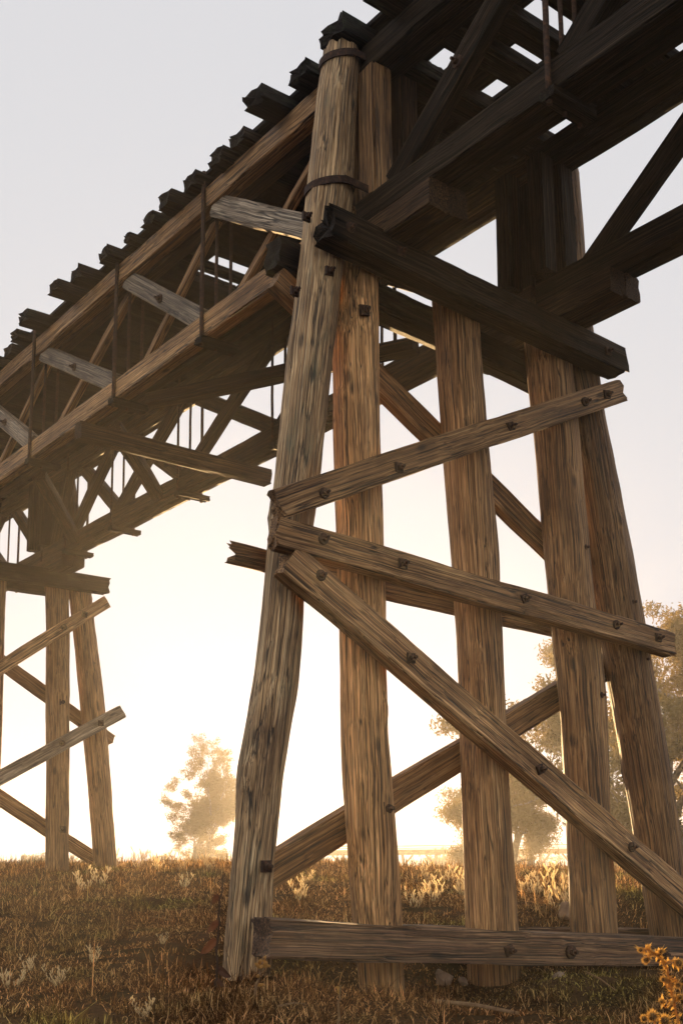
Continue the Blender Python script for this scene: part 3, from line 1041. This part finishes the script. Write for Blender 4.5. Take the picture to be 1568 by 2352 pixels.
tree('gum_tree', gpos(1560, 62), 15, [(0, 0, (-0.08, 0), 8.2, 0.44), (1.4, 0.4, (0.25, 0), 7.6, 0.38), (-2.6, 1.0, (-0.28, 0.1), 6.6, 0.32)], 'tall gum tree with pale limbs behind the right end of the near trestle',
     seed=14, depth=4, per=80, clump=0.80, leaf=0.25, extra=(((-1.5, 0, 3.2), 1.8, 40), ((2.2, 0, 4.2), 2.2, 60), ((-4.0, 0.5, 4.6), 1.7, 40), ((0.6, 0, 7.2), 1.8, 40), ((3.2, 0, 8.4), 1.9, 50), ((-3.2, 0.5, 7.6), 1.3, 22), ((1.0, 0, 11.2), 1.6, 36)), group='gum trees in the paddock', spread=0.62, kids=3)
tree('gum_tree', gpos(1165, 88), 12, [(0, 0, (-0.1, 0), 4.6, 0.36), (1.4, 0, (0.35, 0), 4.0, 0.30)], 'hazy gum tree with drooping foliage seen between the middle piles',
     seed=23, depth=4, per=60, clump=0.85, leaf=0.26, extra=(((-2.2, 0, 3.0), 1.5, 24), ((2.6, 0, 3.2), 1.8, 34), ((0.4, 0, 7.0), 1.8, 34)), group='gum trees in the paddock', spread=0.7, kids=3, droop=0.6)
tree('gum_tree', gpos(462, 140), 14, [(-0.6, 0, (-0.20, 0), 5.2, 0.5), (0.8, 0, (-0.02, 0), 5.8, 0.42)], 'lone gum tree with clumped crown standing in the mist left of the sun',
     seed=31, depth=4, per=40, clump=0.65, leaf=0.28, group='gum trees in the paddock', spread=0.42, kids=3, cull=0.1, xlim=(-6.0, 4.4),
     extra=(((-1.0, 0, 2.0), 1.9, 60), ((1.3, 0, 2.2), 2.3, 80), ((0.6, 0, 4.6), 1.7, 50), ((1.6, 0, 11.6), 1.9, 80), ((-0.8, 0, 7.8), 1.6, 50), ((-1.4, 0, 13.2), 1.3, 28), ((-3.7, 0, 11.4), 1.1, 14), ((-4.3, 0, 9.6), 0.9, 9), ((-3.3, 0, 7.8), 1.1, 16), ((1.2, 0, 8.4), 1.8, 55)))
k = 0
for (px, dist, w, hgt, lab) in ((85, 150, 3.6, 3.6, 'faded round bush behind the second trestle piles'), (345, 158, 3.9, 3.4, 'faded spreading bush in the mist left of the lone gum tree'),
                                (290, 165, 2.6, 2.2, 'small pale bush low in the mist right of the second trestle'),
                                (215, 170, 4.2, 2.6, 'pale wide bush seen beyond the battered outer pile of the second trestle'),
                                (720, 160, 4.0, 2.6, 'bright blurred bush low behind the gap right of the sun'),
                                (1010, 240, 4.0, 5.2, 'faint treetop just above the distant viaduct')):
    k += 1
    b = gpos(px, dist)
    rng = random.Random(50 + k)
    ex = [((rng.uniform(-w, w) * 0.7, rng.uniform(-1, 1), hgt * rng.uniform(0.2, 0.62)), w * rng.uniform(0.25, 0.42), 22) for _ in range(9)]
    tree('field_bush', b, hgt, [(0, 0, (-0.2, 0), hgt * 0.35, 0.12), (0.4, 0, (0.4, 0), hgt * 0.35, 0.1)], lab, 'bush', seed=60 + k, depth=3, per=22, clump=0.5, leaf=0.3, group='bushes fading in the mist', extra=ex, mat='bush')

def tree_line():
    rng = random.Random(88)
    pts = []
    x = -135.0
    while x < 135:
        w = rng.uniform(3, 9)
        h = rng.uniform(2.0, 5.5)
        y = 245 + rng.uniform(-8, 8)
        for k in range(int(w * h * 2.2)):
            u = rng.uniform(-1, 1)
            pts.append(Vector((x + u * w, y + rng.uniform(-1.5, 1.5), rng.random() ** 0.8 * h * math.sqrt(max(0.02, 1 - u * u)))))
        x += w * rng.uniform(0.9, 2.2)
    V, Fq = leaves(pts, 9, 0.9, 0.75, rng)
    o = quick_mesh('distant_scrub', V, Fq, 'bush')
    tag(o, 'faint line of scrub and trees along the misty horizon', 'scrub', kind='stuff')
tree_line()

# ------------------------------------------------------------------ grass
def build_grass():
    rs = np.random.RandomState(3)
    def scatter(n, y0, y1, ln, wd, power=1.0):
        y = y0 + (y1 - y0) * rs.rand(n) ** power
        x = (rs.rand(n) * 2 - 1) * (0.33 * y + 0.5)
        keep = vnoise(x * 1.3, y * 1.3, 0, 41) + vnoise(x * 6, y * 6, 0, 43) * 0.7 > -0.75 + 0.5 * rs.rand(n)
        x, y = x[keep], y[keep]
        n = len(x)
        z = ground_h(x, y) - 0.004
        patch_ = fbm(x * 0.9, y * 0.9, 0, 77, 3)
        tuft = sstep(0.30, 0.62, vnoise(x * 3.3, y * 3.3, 0, 51) + 0.5 * vnoise(x * 9, y * 9, 0, 52))
        L_ = ln * (0.35 + 0.9 * rs.rand(n)) * (0.85 + 0.3 * patch_ + 1.1 * tuft)
        a = rs.rand(n) * 2 * math.pi
        lean = np.clip(rs.normal(1.15, 0.4, n) - 0.35 * sstep(15, 20, y) - 0.3 * tuft, 0.05, 1.5)      # matted: most blades lie over
        d = np.stack([np.cos(a) * np.sin(lean), np.sin(a) * np.sin(lean), np.cos(lean)], -1)
        side = np.stack([-np.sin(a + rs.normal(0, .5, n)), np.cos(a), 0.2 * rs.normal(0, 1, n)], -1)
        side /= np.linalg.norm(side, axis=1, keepdims=True)
        w = (wd * (0.6 + 0.8 * rs.rand(n)))[:, None]
        b = np.stack([x, y, z], -1)
        mid = b + d * (L_ * 0.5)[:, None] + np.array([0, 0, 1]) * (L_ * 0.12)[:, None]
        tip = b + d * L_[:, None]
        V = np.stack([b - side * w / 2, b + side * w / 2, mid + side * w / 2.6, mid - side * w / 2.6, tip], 1)
        return V.reshape(-1, 3), n
    V1, n1 = scatter(300000, 4.6, 14, 0.066, 0.0068, 0.85)
    V2, n2 = scatter(250000, 13, 27, 0.085, 0.010, 1.1)
    V3, n3 = scatter(60000, 26, 45, 0.15, 0.02, 1.0)
    V4, n4 = scatter(9000, 4.6, 24, 0.20, 0.006, 1.0)
    V = np.concatenate([V1, V2, V3, V4])
    n = n1 + n2 + n3 + n4
    i = np.arange(n)[:, None] * 5
    Fq = np.concatenate([i + np.array([0, 1, 2, 3])], 0)
    # tips as quads with a doubled last vertex are avoided: use triangles throughout
    T3 = np.concatenate([i + np.array([0, 1, 2]), i + np.array([0, 2, 3]), i + np.array([3, 2, 4])], 0)
    mt, nt_, b = new_mat('dry grass blades')
    L = nt_.links.new
    geo = N(nt_, 'ShaderNodeNewGeometry')
    tc = N(nt_, 'ShaderNodeTexCoord')
    tn = N(nt_, 'ShaderNodeTexNoise')
    tn.inputs['Scale'].default_value = 0.8
    tn.inputs['Detail'].default_value = 4
    L(tc.outputs['Object'], tn.inputs['Vector'])
    c_isl = ramp(nt_, geo.outputs['Random Per Island'], [(0.0, (0.025, 0.013, 0.005)), (0.45, (0.085, 0.045, 0.018)), (0.8, (0.26, 0.155, 0.065)), (0.96, (0.85, 0.60, 0.33))])
    c_p = ramp(nt_, tn.outputs['Fac'], [(0.34, (0.85, 1.0, 0.55)), (0.46, (1.15, 1.0, 0.80)), (0.68, (1.35, 1.02, 0.74))])
    mx = N(nt_, 'ShaderNodeMix', data_type='RGBA', blend_type='MULTIPLY')
    mx.inputs[0].default_value = 1
    L(c_isl, mx.inputs[6])
    L(c_p, mx.inputs[7])
    L(mx.outputs[2], b.inputs['Base Color'])
    b.inputs['Roughness'].default_value = 0.85
    b.inputs['Specular IOR Level'].default_value = 0.15
    tr = N(nt_, 'ShaderNodeBsdfTranslucent')
    L(mx.outputs[2], tr.inputs['Color'])
    ms = N(nt_, 'ShaderNodeMixShader')
    ms.inputs[0].default_value = 0.6
    L(b.outputs[0], ms.inputs[1])
    L(tr.outputs[0], ms.inputs[2])
    L(ms.outputs[0], nt_.nodes['Material Output'].inputs['Surface'])
    o = quick_mesh('dry_grass', V, T3, mt)
    tag(o, 'short matted dry grass covering the bank and the field', 'grass', kind='stuff')
build_grass()

# ------------------------------------------------------------------ small plants
def ground_hit(px, py):
    d = ray(px, py)
    k = 3.0
    while k < 60:
        p = CAM + d * k
        if p.z <= gz(p.x, p.y):
            return p
        k += 0.05
    p = CAM + d * 24
    return Vector((p.x, p.y, gz(p.x, p.y)))

def sprig_mesh(seed, h=0.27, stems=6):
    """low woolly plant: forked upcurved stems ending in blunt finger-like leaves"""
    rng = random.Random(seed)
    V, Fq = [], []
    LV, LF = [], []
    for k in range(stems):
        a = rng.uniform(0, 2 * math.pi)
        ln = h * rng.uniform(0.45, 1.1)
        p = Vector((rng.gauss(0, 0.02), rng.gauss(0, 0.02), -0.01))
        d = Vector((math.cos(a) * 0.9, math.sin(a) * 0.9, 0.6)).normalized()
        path = [p.copy()]
        for i in range(6):
            d = (d + Vector((rng.gauss(0, .12), rng.gauss(0, .12), 0.22))).normalized()
            p = p + d * ln / 6
            path.append(p.copy())
        v, f = tube_arrays(path, 0.005, 0.003, 4)
        b = len(V)
        V += [tuple(q) for q in v]
        Fq += [tuple(x + b for x in q) for q in f]
        for i in (1, 2, 2, 3, 3, 4, 4, 5, 5, 6, 6, 6):
            if rng.random() < 0.2:
                continue
            aa = rng.uniform(0, 2 * math.pi)
            dd = (Vector((math.cos(aa), math.sin(aa), 0.9 + rng.random())).normalized())
            L_ = 0.062 * rng.uniform(0.45, 1.3)
            q0 = path[i]
            for sd_ in (dd.cross(Vector((0.3, 1, 0.1))).normalized(), dd.cross(Vector((1, -0.2, 0.1))).normalized()):
                w = L_ * 0.075
                q = q0
                bend = Vector((0, 0, L_ * 0.15))
                pts_ = [q, q + dd * L_ * 0.4 + sd_ * w, q + dd * L_ * 0.9 + sd_ * w * 1.2 + bend, q + dd * L_ + bend, q + dd * L_ * 0.9 - sd_ * w * 1.2 + bend, q + dd * L_ * 0.4 - sd_ * w]
                b = len(LV)
                LV += [tuple(x) for x in pts_]
                LF += [(b, b + 1, b + 2, b + 5), (b + 5, b + 2, b + 3, b + 4)]
    return V, Fq, LV, LF

protos = []
def sprig(px, py, size, label, seed=None, dist=None):
    p = ground_hit(px, py) if dist is None else gpos(px, dist)
    i = len(protos)
    rng = random.Random(900 + int(px) + int(py))
    name = 'woolly_weed'
    if i < 5:
        V, Fq, LV, LF = sprig_mesh(70 + i)
        mw = Matrix.Translation(p) @ Matrix.Scale(size * 1.15, 4)
        r_ = bpy.data.objects.new(name, None)
        COL.objects.link(r_)
        r_.matrix_local = mw
        WM[r_.name] = mw
        st = mesh_obj('stem', V, Fq, 'stalk', r_, mw)
        lv = mesh_obj('leaves', LV, LF, 'sprig', r_, mw)
        protos.append((r_, st, lv))
    else:
        pr = protos[rng.randint(0, 4)]
        r_ = pr[0].copy()
        COL.objects.link(r_)
        r_.matrix_local = Matrix.Translation(p) @ Matrix.Rotation(rng.uniform(0, 6.28), 4, 'Z') @ Matrix.Scale(size * 1.15, 4)
        for ch in pr[1:]:
            c = ch.copy()
            COL.objects.link(c)
            c.parent = r_
    tag(r_, label, 'weed', 'pale woolly weeds on the bank')

places = [
    (690, 2075, 1.0, 'bushy white backlit weed between the two nearest piles of the near trestle'),
    (425, 2042, 0.8, 'small white backlit weed alone on the bank left of the nearest pile'),
    (1055, 2060, 1.2, 'bright weed touching the left side of the middle pile'),
    (1000, 2075, 1.1, 'bright weed halfway between the second and middle piles'),
    (955, 2085, 0.8, 'low bright weed just right of the second pile'),
    (1275, 2075, 1.5, 'tallest frosty weed left of the fourth pile'),
    (1235, 2062, 1.0, 'frosty weed midway between the middle and fourth piles'),
    (1205, 2058, 0.8, 'short weed just right of the middle pile'),
    (1290, 2100, 1.0, 'low weed at the foot of the fourth pile beside the dark stone'),
    (985, 2030, 1.0, 'small weed on the skyline right of the second pile'),
    (1030, 2028, 1.0, 'small skyline weed left of the middle pile'),
    (650, 2035, 0.8, 'thin pale weed just right of the nearest pile'),
    (707, 2030, 0.7, 'thin pale weed in the glare above the bushy white one'),
    (192, 2048, 1.0, 'forked pale weed lower left of the second trestle foot'),
    (232, 2035, 1.0, 'pale weed on the bank under the second trestle outer pile'),
    (255, 1990, 1.6, 'thick pale weed hiding the foot of the second trestle outer pile'),
    (225, 1992, 1.3, 'pale weed growing between the feet of the second trestle piles'),
    (160, 1990, 1.1, 'pale weed at the inner pile foot of the second trestle'),
    (110, 1988, 1.0, 'brownish weed left of the second trestle inner pile'),
    (320, 1996, 1.4, 'skyline weed right of the second trestle'),
    (415, 2000, 1.3, 'skyline weed below the lone gum tree'),
    (360, 2000, 1.0, 'skyline weed below the spreading bush'),
    (480, 2002, 1.2, 'skyline weed just left of the nearest pile'),
    (130, 2270, 0.55, 'straw coloured weed in the lower left foreground'),
    (25, 2275, 0.6, 'straw coloured weed at the lower left corner'),
    (215, 2215, 0.5, 'upright straw coloured weed in the left foreground grass'),
    (375, 2170, 0.35, 'tiny straw tuft alone in the middle of the left bank'),
    (70, 2235, 0.5, 'straw weed near the left edge in the foreground'),
    (330, 2340, 0.4, 'little straw weed at the bottom edge left of the dark stem'),
]
for pl in places:
    sprig(*pl)

def stalk(path, r, name, label, mat='stalk', buds=0, parent_cat='weed', leafy=0, seed=1):
    rng = random.Random(seed)
    base = path[0]
    r_ = root(name, base, label=label, cat=parent_cat)
    # resample with kinks
    pts = []
    for i in range(len(path) - 1):
        for k in range(6):
            f = k / 6
            pts.append(path[i].lerp(path[i + 1], f) + Vector((rng.gauss(0, r * 0.5), rng.gauss(0, r * 0.5), 0)))
    pts.append(path[-1])
    v, f = tube_arrays(pts, r, r * 0.5, 7)
    mesh_obj('stem', v, f, mat, r_)
    for k in range(buds):
        q = pts[int(len(pts) * (0.55 + 0.44 * rng.random())) - 1]
        d = Vector((rng.gauss(0, 1), rng.gauss(0, 1), rng.gauss(0.4, 0.6))).normalized()
        n_ = 6
        V, Fc = [], []
        a = d.cross(Vector((0.2, 0.3, 1))).normalized()
        b = d.cross(a)
        L_ = r * rng.uniform(2.5, 5)
        for i, (x, w) in enumerate(((0, 0.35), (0.4, 0.9), (0.8, 0.7), (1, 0.1))):
            for j in range(n_):
                th = j / n_ * 6.283
                V.append(q + d * L_ * x + (a * math.cos(th) + b * math.sin(th)) * w * r * 1.1)
        for i in range(3):
            for j in range(n_):
                u, v2 = i * n_ + j, i * n_ + (j + 1) % n_
                Fc.append((u, v2, v2 + n_, u + n_))
        Fc.append(tuple(range(3 * n_, 4 * n_)))
        mesh_obj('bud', V, Fc, 'thistle' if mat != 'darkstalk' else mat, r_)
    for k in range(leafy):
        i_ = int(len(pts) * (0.25 + 0.7 * k / max(1, leafy)))
        q = pts[min(i_, len(pts) - 1)]
        sgn = -1 if rng.random() < 0.75 else 1
        L_ = rng.uniform(0.06, 0.13)
        dd = Vector((sgn, rng.gauss(0, 0.3), rng.gauss(-0.15, 0.3))).normalized()
        sdv = dd.cross(Vector((0.2, 1, 0.3))).normalized()
        V, Fc = [], []
        for i in range(6):
            u = i / 5
            w = 0.032 * math.sin(math.pi * min(1, u * 0.85 + 0.12)) + 0.004 * rng.random()
            c = q + dd * L_ * u + Vector((0, 0, -0.05 * u * u + 0.008 * rng.gauss(0, 1)))
            V += [c + sdv * w, c + Vector((0, 0.008, 0)), c - sdv * w]
        for i in range(5):
            Fc += [(i * 3, i * 3 + 1, i * 3 + 4, i * 3 + 3), (i * 3 + 1, i * 3 + 2, i * 3 + 5, i * 3 + 4)]
        mesh_obj('leaf', V, Fc, 'deadleaf', r_)
    return r_

def V3(px, py, dist):
    return at_dist(px, py, dist)
def footed(px, dist, py=None):
    p = at_dist(px, 2300, dist)
    return Vector((p.x, p.y, gz(p.x, p.y) - 0.02))
stalk([footed(575, 6.6), V3(585, 2300, 6.55), V3(600, 2225, 6.5), V3(608, 2200, 6.5)], 0.011, 'dead_stalk', 'knobbly golden dead stalk in front of the left end of the ground sill', 'stalk', buds=14, seed=3)
stalk([footed(772, 6.3), V3(778, 2310, 6.3), V3(782, 2262, 6.3)], 0.009, 'dead_stalk', 'short straight dead stalk with a lit tip below the ground sill', 'stalk', buds=3, seed=5)
stalk([footed(494, 7.6), V3(496, 2250, 7.6), V3(502, 2120, 7.6), V3(512, 2010, 7.65)], 0.010, 'dock_weed', 'dark dead stem with curled brown leaves beside the nearest pile', 'darkstalk', leafy=5, seed=8)

def thistle():
    rng = random.Random(4)
    D = 4.6
    base = footed(1545, D)
    r_ = root('dead_thistle', base, label='golden dead thistle with spiny seed heads in the lower right corner', cat='thistle')
    stem_pts = [base, V3(1555, 2340, D), V3(1545, 2300, D), V3(1538, 2260, D), V3(1530, 2225, D), V3(1510, 2195, D), V3(1490, 2182, D)]
    def stem(pts, r0, r1):
        q = []
        for i in range(len(pts) - 1):
            for k in range(4):
                q.append(pts[i].lerp(pts[i + 1], k / 4) + Vector((rng.gauss(0, .002), rng.gauss(0, .002), 0)))
        q.append(pts[-1])
        v, f = tube_arrays(q, r0, r1, 6)
        mesh_obj('stem', v, f, 'thistle', r_)
        return q
    heads = []
    main = stem(stem_pts, 0.006, 0.003)
    brs = [([main[18], V3(1545, 2205, D), V3(1557, 2212, D - .02)], 1.25), ([main[20], V3(1515, 2190, D), V3(1517, 2185, D)], 0.8),
           ([main[14], V3(1552, 2250, D), V3(1556, 2262, D)], 0.9), ([main[12], V3(1530, 2270, D), V3(1522, 2250, D)], 0.8),
           ([main[9], V3(1552, 2300, D), V3(1560, 2290, D)], 0.8), ([main[8], V3(1525, 2315, D), V3(1518, 2300, D)], 0.7), ([main[22], V3(1492, 2190, D), V3(1482, 2205, D)], 1.0),
           ([main[24], V3(1476, 2178, D), V3(1470, 2182, D)], 0.75)]
    for b, sz in brs:
        stem(b, 0.003, 0.002)
        heads.append((b[-1], (b[-1] - b[-2]).normalized(), sz))
    low = footed(1490, D - 0.4)
    stem([low, V3(1500, 2330, D - 0.4), V3(1498, 2345, D - 0.4)], 0.005, 0.003)
    for x, y, sz in ((1497, 2335, 1.4), (1525, 2345, 1.5), (1478, 2340, .9)):
        heads.append((V3(x, y, D - 0.4), Vector((0, -.2, 1)).normalized(), sz))
    for (c, d, sz) in heads:
        r = 0.011 * sz
        a = d.cross(Vector((0.21, 0.35, 0.9))).normalized()
        b = d.cross(a)
        V, Fc = [], []
        for i in range(7):
            ph = math.pi * (i + 0.5) / 7
            for j in range(12):
                th = j / 12 * 6.283
                V.append(c + d * (-math.cos(ph)) * r + (a * math.cos(th) + b * math.sin(th)) * r * math.sin(ph))
        for i in range(6):
            for j in range(12):
                u, v = i * 12 + j, i * 12 + (j + 1) % 12
                Fc.append((u, v, v + 12, u + 12))
        core = mesh_obj('seed_head', V, Fc, 'thistle_core', r_)
        V, Fc = [], []
        for k in range(260):
            q = Vector((rng.gauss(0, 1), rng.gauss(0, 1), rng.gauss(0, 1))).normalized()
            L_ = r * rng.uniform(0.35, 1.1)
            p0 = c + q * r * 0.95
            sdv = q.cross(Vector((rng.gauss(0, 1), rng.gauss(0, 1), rng.gauss(0, 1)))).normalized() * r * 0.10
            bI = len(V)
            V += [p0 - sdv, p0 + sdv, p0 + q * L_ + d * L_ * 0.3]
            Fc.append((bI, bI + 1, bI + 2))
        mesh_obj('spines', V, Fc, 'thistle', core)
    V, Fc = [], []
    for q in main + [b[0].lerp(b[-1], u) for b, _ in brs for u in (0.3, 0.6, 0.9)]:
        for k in range(11):
            d = Vector((rng.gauss(0, 1), rng.gauss(0, 1), rng.gauss(0, 0.7))).normalized()
            L_ = rng.uniform(0.010, 0.045)
            sdv = d.cross(Vector((0.1, 0.2, 1))).normalized() * L_ * 0.16
            bI = len(V)
            V += [q, q + d * L_ * 0.4 + sdv, q + d * L_, q + d * L_ * 0.4 - sdv]
            Fc.append((bI, bI + 1, bI + 2, bI + 3))
    mesh_obj('spiny_leaves', V, Fc, 'thistle', r_)
thistle()

def rock(px, py, sx, sy, sz, label, seed, mat='rock', dist=None, rot=0.0):
    p = ground_hit(px, py)
    rng = np.random.RandomState(seed)
    n1, n2 = 14, 20
    V, Fc = [], []
    for i in range(n1 + 1):
        ph = math.pi * i / n1
        for j in range(n2):
            th = j / n2 * 2 * math.pi
            V.append((math.sin(ph) * math.cos(th), math.sin(ph) * math.sin(th), math.cos(ph)))
    V = np.array(V)
    V = np.sign(V) * np.abs(V) ** 0.75
    for k in range(9):                                    # broken facets
        nrm = rng.normal(0, 1, 3)
        nrm /= np.linalg.norm(nrm)
        dcut = rng.uniform(0.55, 0.85)
        e = V @ nrm - dcut
        V = V - np.clip(e, 0, None)[:, None] * nrm
    V = V * (1 + 0.04 * fbm(V[:, 0] * 3, V[:, 1] * 3, V[:, 2] * 3, seed, 2))[:, None] * np.array([sx, sy, sz])
    for i in range(n1):
        for j in range(n2):
            u, v = i * n2 + j, i * n2 + (j + 1) % n2
            Fc.append((u, v, v + n2, u + n2))
    o = mesh_obj('rock', V, Fc, mat, None, Matrix.Translation((p.x, p.y, gz(p.x, p.y) + sz * 0.35)) @ Matrix.Rotation(rot, 4, 'Z') @ Matrix.Rotation(rot * 0.4, 4, 'Y'))
    tag(o, label, 'rock', 'stones round the foot of the near trestle')
rock(1020, 2262, 0.10, 0.08, 0.10, 'buff wedge shaped stone under the ground sill', 1, rot=0.5)
rock(1065, 2262, 0.07, 0.05, 0.045, 'flat pale stone right of the wedge shaped stone', 2, rot=1.2)
rock(1282, 2245, 0.07, 0.05, 0.035, 'small white stone in the shade below the ground sill', 3, rot=0.2)
rock(1505, 2118, 0.10, 0.08, 0.06, 'pale broken stone on the dirt berm behind the sill', 4, rot=2.0)
rock(1300, 2112, 0.09, 0.08, 0.13, 'dark upright stone against the left of the fourth pile', 5, rot=0.9)
# fallen sticks
def stick(px0, py0, px1, py1, r, label):
    a, b = ground_hit(px0, py0), ground_hit(px1, py1)
    a = Vector((a.x, a.y, gz(a.x, a.y) + 0.04)); b = Vector((b.x, b.y, gz(b.x, b.y) + 0.03))
    md = a.lerp(b, 0.5) + Vector((0.01, 0.02, 0.01))
    v, f = tube_arrays([a, a.lerp(md, .5) + Vector((.004, .01, 0)), md, md.lerp(b, .5), b], r, r * 0.6, 7)
    o = mesh_obj('fallen_stick', v, f, 'stalk')
    tag(o, label, 'stick', 'sticks lying in the grass')
stick(1345, 2245, 1412, 2285, 0.008, 'thin pale stick lying in shade below the right of the sill')
stick(330, 2115, 395, 2122, 0.006, 'short pale stick lying flat on the left bank')
stick(640, 2330, 700, 2318, 0.007, 'bleached twig in the grass below the left end of the sill')
stick(1000, 2318, 1190, 2340, 0.016, 'long dark stick lying in the grass at the bottom edge')

# ------------------------------------------------------------------ mist
def haze():
    x0, x1, y0, y1, z0, z1 = -160, 160, -12, 290, -1.6, 18
    V = [(x, y, z) for z in (z0, z1) for y in (y0, y1) for x in (x0, x1)]
    Fc = [(0, 2, 3, 1), (4, 5, 7, 6), (0, 1, 5, 4), (2, 6, 7, 3), (0, 4, 6, 2), (1, 3, 7, 5)]
    mt = bpy.data.materials.new('morning mist')
    mt.use_nodes = True
    n = mt.node_tree
    n.nodes.clear()
    out = n.nodes.new('ShaderNodeOutputMaterial')
    pv = n.nodes.new('ShaderNodeVolumePrincipled')
    pv.inputs['Color'].default_value = (0.98, 0.95, 0.92, 1)
    pv.inputs['Density'].default_value = HAZE_DENSITY
    pv.inputs['Anisotropy'].default_value = HAZE_G
    n.links.new(pv.outputs[0], out.inputs['Volume'])
    o = mesh_obj('haze', V, Fc, mt)
    tag(o, 'thin bright morning mist over the paddock', 'haze', kind='stuff')
haze()
